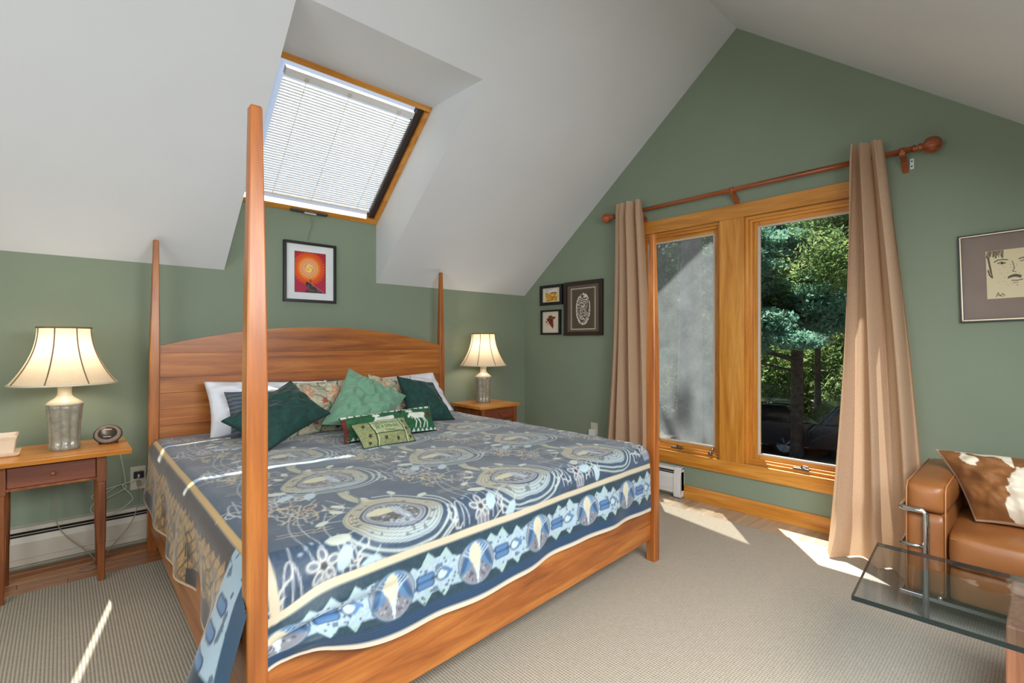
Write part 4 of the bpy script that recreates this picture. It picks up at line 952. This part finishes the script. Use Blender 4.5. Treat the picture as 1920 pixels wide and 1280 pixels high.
def scarf(U, V):
    c = np.ones(U.shape+(3,))*np.array([222, 212, 196.]); n = vnoise(U, V, 9, 3)*.04
    hat = (np.hypot((U-.52)/.30, (V-.33-.25*(.52-U))/.085) < 1) | (np.hypot((U-.47)/.16, (V-.25)/.10) < 1); c = mixc(c, hat*1.0, (112, 76, 34))
    t = (V-.30)/.52; body = (t > 0)*(t < 1)*(abs(U-.42-.22*t) < .20*(1-t)+.02+n); c = mixc(c, body*1.0, (136, 44, 34)); c = mixc(c, body*(vnoise(U, V, 12, 7) > .58), (92, 34, 26)); c = mixc(c, body*(vnoise(U, V, 20, 8) > .75), (178, 96, 70))
    tail = (np.hypot((U-.24)/.10, (V-.50)/.16) < 1); return mixc(c, tail*(vnoise(U, V, 10, 9) > .3), (104, 52, 36))
def tiger(U, V):
    c = np.ones(U.shape+(3,))*np.array([88, 80, 68.]); x = (U-.5)*1.05; y = (V-.5)*1.45; r = np.hypot(x/.36, y/.60)
    s = np.sin(np.hypot(abs(x)*1.5-.1, y-.1)*75+9*vnoise(U, V, 13, 4)); m = (r < 1)*(s > .15)*(vnoise(U, V, 16, 6) > .28); c = mixc(c, m*1.0, (214, 206, 190))
    c = mixc(c, (abs(r-.97) < .06)*(vnoise(U, V, 22, 8) > .4), (226, 218, 204))
    for sx in (-1, 1): c = mixc(c, (np.hypot((x-sx*.13)/.055, (y+.10)/.035) < 1)*1.0, (40, 36, 30)); c = mixc(c, (np.hypot((x-sx*.13)/.02, (y+.10)/.014) < 1)*1.0, (220, 214, 200))
    c = mixc(c, (np.hypot(x/.075, (y-.20)/.05) < 1)*1.0, (120, 110, 98)); c = mixc(c, (np.hypot(x/.20, (y-.34)/.07) < 1)*(s > -.2), (222, 214, 200)); c = mixc(c, (abs(x) < .007)*(y > .22)*(y < .34), (50, 44, 38)); return c
picture('framed_picture', 'small black framed picture of yellow field, upper of two beside tiger picture', (XW, 3.425, 1.62), on_right(3.425, 1.725), .305, .205, .030, .030, (M['black'],), M['cream_board'], (-.078, .078, -.062, .062), field_, 60, 60, group='small black framed pictures')
picture('framed_picture', 'small black framed picture of a brown hat and red scarf, below the field picture', (XW, 3.432, 1.32), on_right(3.432, 1.447), .268, .252, .018, .030, (M['black'],), M['cream_board'], (-.100, .100, -.100, .100), scarf, 70, 70, group='small black framed pictures')
picture('framed_drawing', 'dark framed white line drawing of tiger face left of the curtain', (XW, 3.012, 1.31), on_right(3.012, 1.571), .470, .524, .036, .030, (M['darkbrown'],), plain('brown_grey_mat', S(104, 90, 78), .5), (-.125, .125, -.19, .175), tiger, 110, 150, line=(-.150, .150, -.205, .195, .007))
def face(U, V):
    c = np.ones(U.shape+(3,))*np.array([214, 202, 166.])
    def st(pts, w, col=(74, 66, 52), op=.9):
        nonlocal c
        for p, q in zip(pts[:-1], pts[1:]):
            dx, dy = q[0]-p[0], (q[1]-p[1]); t = np.clip(((U-p[0])*dx+(V-p[1])*dy)/(dx*dx+dy*dy+1e-9), 0, 1)
            c = mixc(c, op*((w-np.hypot(U-p[0]-t*dx, V-p[1]-t*dy))/.006+.5), col)
    rs = random.Random(3)
    for k in range(16): x0 = .03+.016*k; st([(x0, .01), (x0-.02+rs.uniform(-.01, .02), .10+rs.uniform(0, .07))], .006)
    for k in range(12): st([(.02+.004*k, .10+.03*k), (.05+.004*k, .16+.035*k)], .007)
    st([(.03, .40), (.05, .50), (.09, .56)], .012); st([(.13, .24), (.18, .205), (.26, .20), (.33, .215)], .010); st([(.18, .27), (.23, .25), (.30, .275)], .008); st([(.19, .28), (.25, .295), (.30, .28)], .005)
    c = mixc(c, (np.hypot((U-.245)/.022, (V-.275)/.022) < 1)*1.0, (60, 54, 44))
    st([(.50, .22), (.56, .20), (.64, .23)], .010); st([(.52, .27), (.58, .25), (.64, .275)], .008); st([(.40, .25), (.43, .40), (.40, .46), (.45, .48)], .006)
    for k in range(14): st([(.34+.014*k, .56-.03*math.sin(k*.24)), (.33+.014*k, .60-.03*math.sin(k*.24))], .008)
    st([(.38, .645), (.46, .655), (.54, .64)], .008); st([(.40, .69), (.47, .70)], .005)
    for k in range(30): x, y = rs.uniform(.15, .5), rs.uniform(.3, .75); st([(x, y), (x+.015, y+.012)], .003, op=.45)
    st([(.14, .96), (.17, .88), (.20, .95), (.24, .90), (.27, .95)], .006); st([(.15, .93), (.25, .965)], .004)
    return c
picture('framed_portrait', 'silver edged frame with ink sketch of a face on mauve mat above sofa', (XW, .10, 1.36), on_right(.095, 1.60, math.radians(1.6)), .470, .480, .014, .028, (M['black'], M['silver']), M['mat_mauve'], (-.125, .125, -.118, .140), face, 140, 140, lip=.007)

# ================================================================== CURTAIN ROD AND CURTAINS
RX, RZ = 3.605, 2.356
rod = thing('curtain_rod', 'reddish wooden curtain rod with ribbed ball finials above the windows', 'curtain rod', (RX, 1.53, RZ))
build('rod', MB().tube([(RX, .52, RZ), (RX, 2.585, RZ)], .0165, 16, smooth=False), M['rodwood'], rod, smooth=True)
for y, s in ((.52, -1), (2.585, 1)):
    prof = [(.0175, 0), (.022, .004), (.022, .010), (.017, .014), (.016, .024), (.023, .030), (.023, .037), (.016, .042), (.024, .048), (.037, .058), (.044, .076), (.045, .088), (.041, .106), (.029, .121), (.012, .129), (.002, .130)]
    fm = Matrix.Translation((RX, y, RZ)) @ Matrix.Rotation(-s*PI/2, 4, 'X')
    build('finial', MB().lathe(prof, seg=48, mod=lambda th, z: 1+(.035*math.cos(9*th) if z > .055 else 0)).xf(fm), M['rodwood'], rod, smooth=True)
for y in (.567, 1.554, 2.33):
    b = build('bracket', MB().prism([(RX-.018, RZ-.012), (RX-.010, RZ-.026), (RX+.05, RZ-.055), (XW, RZ-.105), (XW, RZ-.05), (RX+.06, RZ-.028), (RX+.022, RZ-.012), (RX+.022, RZ+.006), (RX+.017, RZ-.008), (RX, RZ-.018), (RX-.017, RZ-.008)], 'Y', y-.014, y+.014), M['rodwood'], rod, bevel=.002)
    build('bracket_collar', MB().tube([(RX, y-.012, RZ), (RX, y+.012, RZ)], .021, 16, smooth=False), M['rodwood'], b, smooth=True)
pl = build('bracket_plate', MB().box(XW-.005, XW, .528, .548, 2.268, 2.330), M['white_metal'], loc=(XW, .538, 2.268), bevel=.002)
tag(pl, 'small white metal plate with two screw holes right of the rod bracket', 'bracket plate')
build('screw_hole', MB().lathe([(.004, 0), (.004, .001), (0, .0012)], seg=12).xf(Matrix.Translation((XW-.0052, .538, 2.284)) @ Matrix.Rotation(-PI/2, 4, 'Y')), M['dark'], pl)
build('screw_hole', MB().lathe([(.004, 0), (.004, .001), (0, .0012)], seg=12).xf(Matrix.Translation((XW-.0052, .538, 2.314)) @ Matrix.Rotation(-PI/2, 4, 'Y')), M['dark'], pl)
def curtain(label, yt, yb, xb, folds, amp, ph, ztop, zbot, seed, loc):
    ns, nz = 200, 90
    s, w = np.meshgrid(np.linspace(0, 1, ns), np.linspace(0, 1, nz), indexing='ij')   # w 0 top
    z = ztop+(zbot-ztop)*w; e = w**.95
    yl = yt[0]+(yb[0]-yt[0])*e; yr = yt[1]+(yb[1]-yt[1])*e
    sw = s+.05*np.sin(2*PI*(s*1.0+.3*w)+seed)*np.sin(PI*s)
    y = yl+(yr-yl)*sw
    a = amp*(1-.25*w)*(1-.35*np.exp(-(w/.03)**2))
    x = RX-.045*np.exp(-w*3)+(xb-RX)*w**2.2+a*np.sin(2*PI*folds*s+ph+.5*np.sin(2*w+seed))+.35*a*np.sin(2*PI*folds*1.7*s+1.3+w)
    x = x-.012*np.sin(5*w+7*s+seed)*w
    y = y+.012*np.sin(2*PI*folds*2*s+ph)*(1-w)
    crump = np.clip((w-.88)/.12, 0, 1); x = x-crump*.03*np.sin(9*s+24*w+seed)-.03*crump**2; y = y+crump*.012*np.sin(13*s+17*w)
    x = np.minimum(x, XW-.022)
    P_ = np.stack([x, y, z], -1)
    return tag(build_grid('curtain', P_, M['curtain'], loc=loc), label, 'curtain', 'beige linen curtains')
curtain('beige linen curtain gathered at left of the windows beside tiger picture', (2.55, 2.295), (2.68, 2.20), 3.54, 4, .050, .4, 2.435, .02, 1.0, (RX, 2.42, .02))
curtain('beige linen curtain flaring to floor between right window and sofa', (.812, .655), (.890, .415), 3.36, 3, .060, 2.2, 2.440, .008, 2.4, (RX, .72, .008))

# ================================================================== ARMCHAIR
sofa = thing('leather_armchair', 'tan leather cube armchair with chrome tube frame right of the curtain', 'armchair', (3.25, .07, 0))
def cushion(x0, x1, y0, y1, z0, z1, r, puff):
    mb = MB(); n = 14; g = np.linspace(-1, 1, n)
    bm = bmesh.new(); bmesh.ops.create_cube(bm, size=2); bmesh.ops.subdivide_edges(bm, edges=bm.edges[:], cuts=9, use_grid_fill=True)
    vs = []
    hx, hy, hz = (x1-x0)/2, (y1-y0)/2, (z1-z0)/2; cx, cy, cz = (x0+x1)/2, (y0+y1)/2, (z0+z1)/2
    for v in bm.verts:
        p = [v.co.x*hx, v.co.y*hy, v.co.z*hz]; h = (hx, hy, hz); inner = [max(-q+r, min(q-r, c)) for c, q in zip(p, h)]
        d = Vector([a-b for a, b in zip(p, inner)])
        if d.length > 1e-9:
            L = max(abs(d.x), abs(d.y), abs(d.z)); d = d.normalized()*min(r, L) if sum(abs(t) > 1e-6 for t in d) > 1 else d
        u = v.co; pf = Vector((u.x*(1-u.y**2)*(1-u.z**2) if abs(u.x) > .99 else 0, u.y*(1-u.x**2)*(1-u.z**2) if abs(u.y) > .99 else 0, u.z*(1-u.x**2)*(1-u.y**2) if abs(u.z) > .99 else 0))*puff
        vs.append((cx+inner[0]+d.x+pf.x, cy+inner[1]+d.y+pf.y, cz+inner[2]+d.z+pf.z))
    bm.verts.ensure_lookup_table(); fs = [tuple(v.index for v in f.verts) for f in bm.faces]; bm.free(); return mb.add(vs, fs)
AY0, AY1 = .300, .445
for s in (1, -1):
    ya, yb_ = (AY0, AY1) if s == 1 else (-.305, -.160+.0)
    ya, yb_ = (AY0, AY1) if s == 1 else (-.30, -.155)
    a = build('arm_cushion', cushion(2.90, 3.60, ya, yb_, .095, .470, .018, .010), M['leather'], sofa, smooth=True)
    a2 = build('arm_pad', cushion(2.895, 3.60, ya-.002, yb_+.002, .468, .605, .030, .014), M['leather'], sofa, smooth=True)
    for yy in (ya+.004, yb_-.004):
        build('piping', MB().tube([(2.899, yy, .11), (2.897, yy, .46), (2.897, yy, .575), (2.915, yy, .597), (3.55, yy, .600)], .0032, 6, smooth=False), M['piping'], a, smooth=True)
seat = build('seat_cushion', cushion(2.872, 3.50, -.150, .293, .255, .405, .024, .016), M['leather'], sofa, smooth=True)
build('piping', MB().tube([(2.876, -.14, .384), (2.876, .285, .384)], .003, 6, smooth=False), M['piping'], seat, smooth=True)
build('seat_base', cushion(2.885, 3.50, -.150, .293, .105, .262, .024, .006), M['leather'], sofa, smooth=True)
build('back_cushion', cushion(3.44, 3.62, -.150, .293, .27, .60, .045, .02), M['leather'], sofa, smooth=True)
tr_ = .0125
for s in (1, -1):
    yo = .458 if s == 1 else -.168-.145+.0; yo = .458 if s == 1 else -.313; yi = .368 if s == 1 else -.225
    fr = build('frame_tube', MB().tube([(2.878, yi, 0), (2.878, yi, .470), (2.878, yi+.012*s, .482), (2.878, yo-.012*s, .482), (2.890, yo, .482), (2.915, yo, .482), (3.60, yo, .482), (3.615, yo, .470), (3.615, yo, 0)], tr_, 12, smooth=False), M['chrome'], sofa, smooth=True)
    build('lower_rail', MB().tube([(2.885, yi, .315), (2.885, yo, .315), (3.61, yo, .315)], .008, 10, smooth=False), M['chrome'], fr, smooth=True)
    build('bottom_rail', MB().box(2.885, 3.62, yo-.006, yo+.006, .082, .100).box(2.880, 2.892, min(yi, yo), max(yi, yo), .082, .100), M['chrome'], fr, bevel=.002)
build('front_rail', MB().box(2.872, 2.884, -.22, .365, .086, .102).ball((2.870, .318, .112), .010, .010, .010), M['chrome'], sofa)
def hide(U, V):
    c = np.ones(U.shape+(3,))*np.array([134, 88, 48.]); c *= (.84+.20*vnoise(U, V, 6, 3)+.08*vnoise(U, V, 70, 13))[..., None]; c = mixc(c, (vnoise(U, V, 5, 9)-.6)*2, (104, 62, 30))
    n = (vnoise(U, V, 4.5, 21)-.5)*.34+(vnoise(U, V, 18, 22)-.5)*.06
    w = (np.hypot((U-.80)/.42, (V-.74)/.52)+n*1.6 < .86) | ((V+n < .17) & (U > .16) & (U < .60)) | ((V+n < .12) & (U > .70)); c = mixc(c, w*1.0, (226, 216, 196)); return mixc(c, (U < .012)+(V < .012)+(V > .988), (214, 190, 160))
pillow('cowhide_cushion', 'brown and white cowhide cushion leaning on the leather armchair seat', (3.265, .385, .705), (3.275, -.06, .730), (3.10, -.10, .420), (3.105, .222, .420), .22, M['hide'], hide, n=90, seed=31, pinch=.10, wr=.014)

# ---------------------------------------------------------------- glass table
gt = thing('glass_table', 'low glass coffee table with grained wooden pedestal in front of armchair', 'table', (2.25, .0, 0))
GP = [(1.945, .440), (2.535, .482), (2.560, -.60), (1.985, -.62)]
build('glass_top', MB().prism([(x, y) for x, y in GP], 'Z', .388, .402), M['table_glass'], gt)
ed = MB()
for (a, b) in zip(GP, GP[1:]+GP[:1]):
    n = (Vector(b)-Vector(a)).normalized(); q = Vector((n.y, -n.x))*.0012
    k = [(a[0]-q.x, a[1]-q.y), (b[0]-q.x, b[1]-q.y), (b[0]+q.x, b[1]+q.y), (a[0]+q.x, a[1]+q.y)]
    ed.prism(k, 'Z', .3875, .4025)
build('glass_edge', ed, M['table_edge'], gt)
build('pedestal', MB().box(2.115, 2.53, -.42, .084, 0, .3875), M['pedestal'], gt, bevel=.005)

# ---------------------------------------------------------------- small pot on the sill behind left curtain
t = thing('patterned_jar', 'white jar with blue and red pattern on sill beside left curtain', 'jar', (3.665, 2.245, .352))
def jar(th_n, zn):
    pass
nu, nv = 48, 40
U, V = np.meshgrid(np.linspace(0, 1, nu), np.linspace(0, 1, nv), indexing='ij')
rad = .030*(1+.12*np.sin(V*PI)); Pj = np.stack([3.665+rad*np.cos(2*PI*U), 2.215+rad*np.sin(2*PI*U), .358+.150*V], -1)
Cj = np.ones(U.shape+(3,))*np.array([226, 226, 234.]); Cj = mixc(Cj, (abs(V-.55) < .13)*(vnoise(U*4, V*2, 5, 3) > .5), (96, 44, 30)); Cj = mixc(Cj, (vnoise(U*4, V*2, 5, 8) > .66)*(V > .7), (96, 124, 160)); Cj = mixc(Cj, (V < .2)*(vnoise(U*4, V*2, 6, 9) > .4), (204, 120, 60))
build_grid('jar_body', Pj, M['print'], t, C=lin(Cj)); build('jar_base', MB().lathe([(.030, 0), (.031, .007), (.028, .010)], (3.665, 2.215, .350), 24), M['ceramic_pale'], t, smooth=True)
build('jar_lid', MB().lathe([(.030, .155), (.032, .160), (.020, .170), (.006, .174)], (3.665, 2.215, .352), 24), M['white_metal'], t, smooth=True)

# ================================================================== OUTSIDE
g = build('ground', MB().box(4.5, 70, -40, 60, -2.35, -2.2), M['ground'], loc=(20, 5, -3.0)); g['kind'] = 'structure'; g['label'] = 'shaded gravel yard outside the windows'
def leaves(n, centers, sz, flat=.0):
    c = np.array(centers, float); pick = rng.integers(0, len(c), n)
    d = rng.normal(size=(n, 3)); d /= np.linalg.norm(d, axis=1)[:, None]; rad = rng.random(n)**.45
    p = c[pick, :3]+d*rad[:, None]*c[pick, 3:6]
    a = rng.normal(size=(n, 3)); a[:, 2] *= (1-flat); a /= np.linalg.norm(a, axis=1)[:, None]; b = rng.normal(size=(n, 3)); b -= (b*a).sum(1)[:, None]*a; b /= np.linalg.norm(b, axis=1)[:, None]
    s = (sz*(.6+.8*rng.random(n)))[:, None]
    V = np.stack([p-a*s, p+b*s*.45, p+a*s, p-b*s*.45], 1).reshape(-1, 3); F = np.arange(4*n).reshape(n, 4)
    return V, F
def foliage(name, V, F, mat, parent):
    off = np.array(rootloc(parent)); me = bpy.data.meshes.new(name); V = (V-off).astype(np.float32)
    me.vertices.add(len(V)); me.vertices.foreach_set('co', V.ravel()); me.loops.add(F.size); me.loops.foreach_set('vertex_index', F.astype(np.int32).ravel())
    me.polygons.add(len(F)); me.polygons.foreach_set('loop_start', np.arange(0, F.size, 4, dtype=np.int32)); me.update(calc_edges=True)
    o = bpy.data.objects.new(name, me); finish(o, mat, parent, False, 0, 'stuff'); return o
def tree(label, x, y, r, h, kind, crown, bark, n, cat='tree', group=None):
    t = thing('hemlock_tree' if kind == 'h' else 'leafy_tree', label, cat, (x, y, -2.22), group)
    rs = random.Random(int(x*100+y*10)); k1, k2 = rs.uniform(-.02, .02), rs.uniform(-.02, .02)
    build('trunk', MB().tube([(x, y, -2.25), (x+k1*h*.3, y+k2*h*.3, -2.2+h*.35), (x+k1*h*.6, y+k2*h*.5, -2.2+h*.7), (x+k1*h, y+k2*h, -2.2+h)], lambda u: r*(1.15-.15*min(1, u*12))*(1-.75*u), 14), bark, t, smooth=True)
    cs = []
    for i in range(crown['n']):
        z = rs.uniform(crown['z0'], crown['z1']); q = (z-crown['z0'])/(crown['z1']-crown['z0']); rr = crown['r']*(1-.65*q); a = rs.uniform(0, 6.28); dd = rr*math.sqrt(rs.random())
        fz = crown.get('flat', .5); cs.append((x+dd*math.cos(a), y+dd*math.sin(a), z-(.25*dd if kind == 'h' else 0), crown['c']*rs.uniform(.7, 1.2), crown['c']*rs.uniform(.7, 1.2), crown['c']*fz))
    V, F = leaves(n, cs, crown['s'], .3 if kind == 'h' else 0); foliage('crown', V, F, M['hemlock'] if kind == 'h' else M['leafy'], t)
    bm_ = MB()
    for c in cs[::2]: bm_.tube([(x, y, c[2]-.5), ((x+c[0])/2, (y+c[1])/2, c[2]-.1), (c[0], c[1], c[2])], lambda u: .045*(1-.7*u), 5, n=3)
    build('branches', bm_, bark, t); return t
H_ = lambda z0, z1, r_, n_=46, s=.13, c=.85: dict(n=n_, z0=z0, z1=z1, r=r_, c=c, s=s, flat=.34)
L_ = lambda z0, z1, r_, n_=40, s=.11, c=1.0: dict(n=n_, z0=z0, z1=z1, r=r_, c=c, s=s, flat=.8)
tree('large pale barked tree trunk close outside the left window', 7.75, 4.08, .24, 11, 'l', L_(4.6, 8.0, 1.5), M['bark_pale'], 9000)
tree('hemlock with straight bare trunk centred in the right window', 16.2, 5.06, .19, 16, 'h', H_(1.7, 5.2, 4.0, 80, .075, .7), M['bark'], 62000)
tree('hemlock with low blue green boughs at upper left of right window', 13.6, 6.2, .2, 14, 'h', H_(1.9, 4.6, 3.0, 60, .07, .65), M['bark'], 46000)
tree('thin dark trunked tree right of the bare hemlock trunk', 19.3, 5.35, .11, 15, 'l', L_(3.0, 12, 3.5), M['bark'], 9000)
tree('leafy tree with bright top at upper right of right window', 14.2, 3.2, .15, 10, 'l', L_(2.2, 5.5, 2.0, 30, .05, .7), M['bark'], 20000)
tree('leafy tree with low branches outside left window', 10.5, 6.4, .16, 11, 'l', L_(1.2, 6.5, 2.4, 40, .06, .8), M['bark'], 20000)
back = [(24, 4.2), (25, 7.4), (23, 10.5), (27, 13), (22, 2.0), (26, -.5), (21, 15)]
for i, (x, y) in enumerate(back):
    tree('leafy forest tree in the background beyond the parked cars', x, y, .16, 15, 'l', L_(-2.0, 9, 3.0, 60, .12, 1.1), M['bark'], 12000, group='background forest trees')
def shrub(label, x, y, r_, h, n):
    t = thing('leafy_shrub', label, 'shrub', (x, y, -2.22), 'forest undergrowth shrubs')
    cs = [(x+random.uniform(-r_, r_)*.8, y+random.uniform(-r_, r_)*.8, -2.15+random.uniform(.3, h), .8, .8, .6) for _ in range(16)]
    V, F = leaves(n, cs, .10); foliage('leaves', V, F, M['leafy'], t)
    mb = MB()
    for c in cs[:8]: mb.tube([(x, y, -2.25), ((x+c[0])/2, (y+c[1])/2, (c[2]-2.2)/2), c[:3]], .02, 5, n=3)
    build('stems', mb, M['bark'], t)
for x, y, r_ in ((20.5, 6.9, 1.4), (20.8, 4.3, 1.4), (21.5, 8.8, 1.5), (20, 2.6, 1.4), (21, 11, 1.5), (19.5, 0.6, 1.4)):
    shrub('leafy undergrowth shrub at the forest edge behind the cars', x, y, r_, 3.4, 5000)
# parked cars
def car(label, cx, cy, yaw, prof, roof, wheel_x, length):
    t = thing('car', label, 'car', (cx, cy, -2.2))
    MXc = Matrix.Translation((cx, cy, -2.2)) @ Matrix.Rotation(yaw, 4, 'Z'); W_ = .92
    rings = []
    for k, (yy, sc_) in enumerate(((-W_, .96), (-W_*.96, 1), (W_*.96, 1), (W_, .96))):
        rings.append([(x*(.99 if k in (0, 3) else 1), yy, .30+(z-.30)*sc_) for x, z in prof])
    build('body', MB().loft(rings).xf(MXc), M['car'], t, bevel=.03)
    rings = []
    for k, yy in enumerate((-W_*.90, -W_*.80, W_*.80, W_*.90)):
        s = .80 if k in (0, 3) else 1; rings.append([(x, yy*(1 if z < 1.05 else .88), .98+(z-.98)*(1 if k in (1, 2) else .97)) for x, z in roof])
    cab = build('cabin', MB().loft(rings).xf(MXc), M['car'], t, bevel=.03)
    for sgn in (-1, 1):
        yy = sgn*W_*.885
        gl = [(x*.93+.02, 1.0+(z-1.0)*.86) for x, z in roof]
        build('side_window', MB().prism(gl, 'Y', min(yy, yy+.02*sgn), max(yy, yy+.02*sgn)).xf(MXc), M['car_glass'], cab)
        build('window_trim', MB().tube([(x*.95+.02, yy+.02*sgn, 1.0+(z-1.0)*.90) for x, z in roof]+[(roof[0][0]*.95+.02, yy+.02*sgn, 1.0)], .014, 6, smooth=False).xf(MXc), M['car_trim'], cab)
        for wx in wheel_x:
            wmx = MXc @ Matrix.Translation((wx, sgn*(W_-.12), .34)) @ Matrix.Rotation(-sgn*PI/2, 4, 'X')
            w = build('wheel', MB().lathe([(.22, -.10), (.33, -.11), (.345, -.06), (.345, .06), (.33, .11), (.23, .115), (.22, .09)], seg=36).xf(wmx), M['tyre'], t, smooth=True)
            sp = MB().lathe([(.225, .09), (.225, .115), (.205, .118), (.20, .10)], seg=36).lathe([(.05, .08), (.05, .118), (0, .12)], seg=16)
            for k in range(5):
                a = k*2*PI/5; ca_, sa_ = math.cos(a), math.sin(a)
                for o_ in (-.05, .05): sp.tube([(.03*ca_, .03*sa_, .105), (.21*math.cos(a+o_*2.4), .21*math.sin(a+o_*2.4), .108)], .018, 5, smooth=False)
            build('rim', sp.xf(wmx), M['alloy'], w)
    return t
suv_p = [(-2.25, .32), (2.2, .32), (2.30, .55), (2.22, .88), (1.05, 1.0), (-2.10, 1.05), (-2.28, .85)]
suv_r = [(-2.0, 1.0), (1.25, 1.0), (.55, 1.42), (-.2, 1.60), (-1.5, 1.58)]
ang = math.atan2(5.35, 16.1)-PI/2
car('dark parked car with five spoke wheel seen low in the right window', 16.48, 6.90, ang+PI, suv_p, suv_r, (1.28, -1.35), 4.6)
car('second dark parked car half hidden by the right curtain', 17.9, 3.1, ang+.15, suv_p, suv_r, (1.3, -1.35), 4.6)
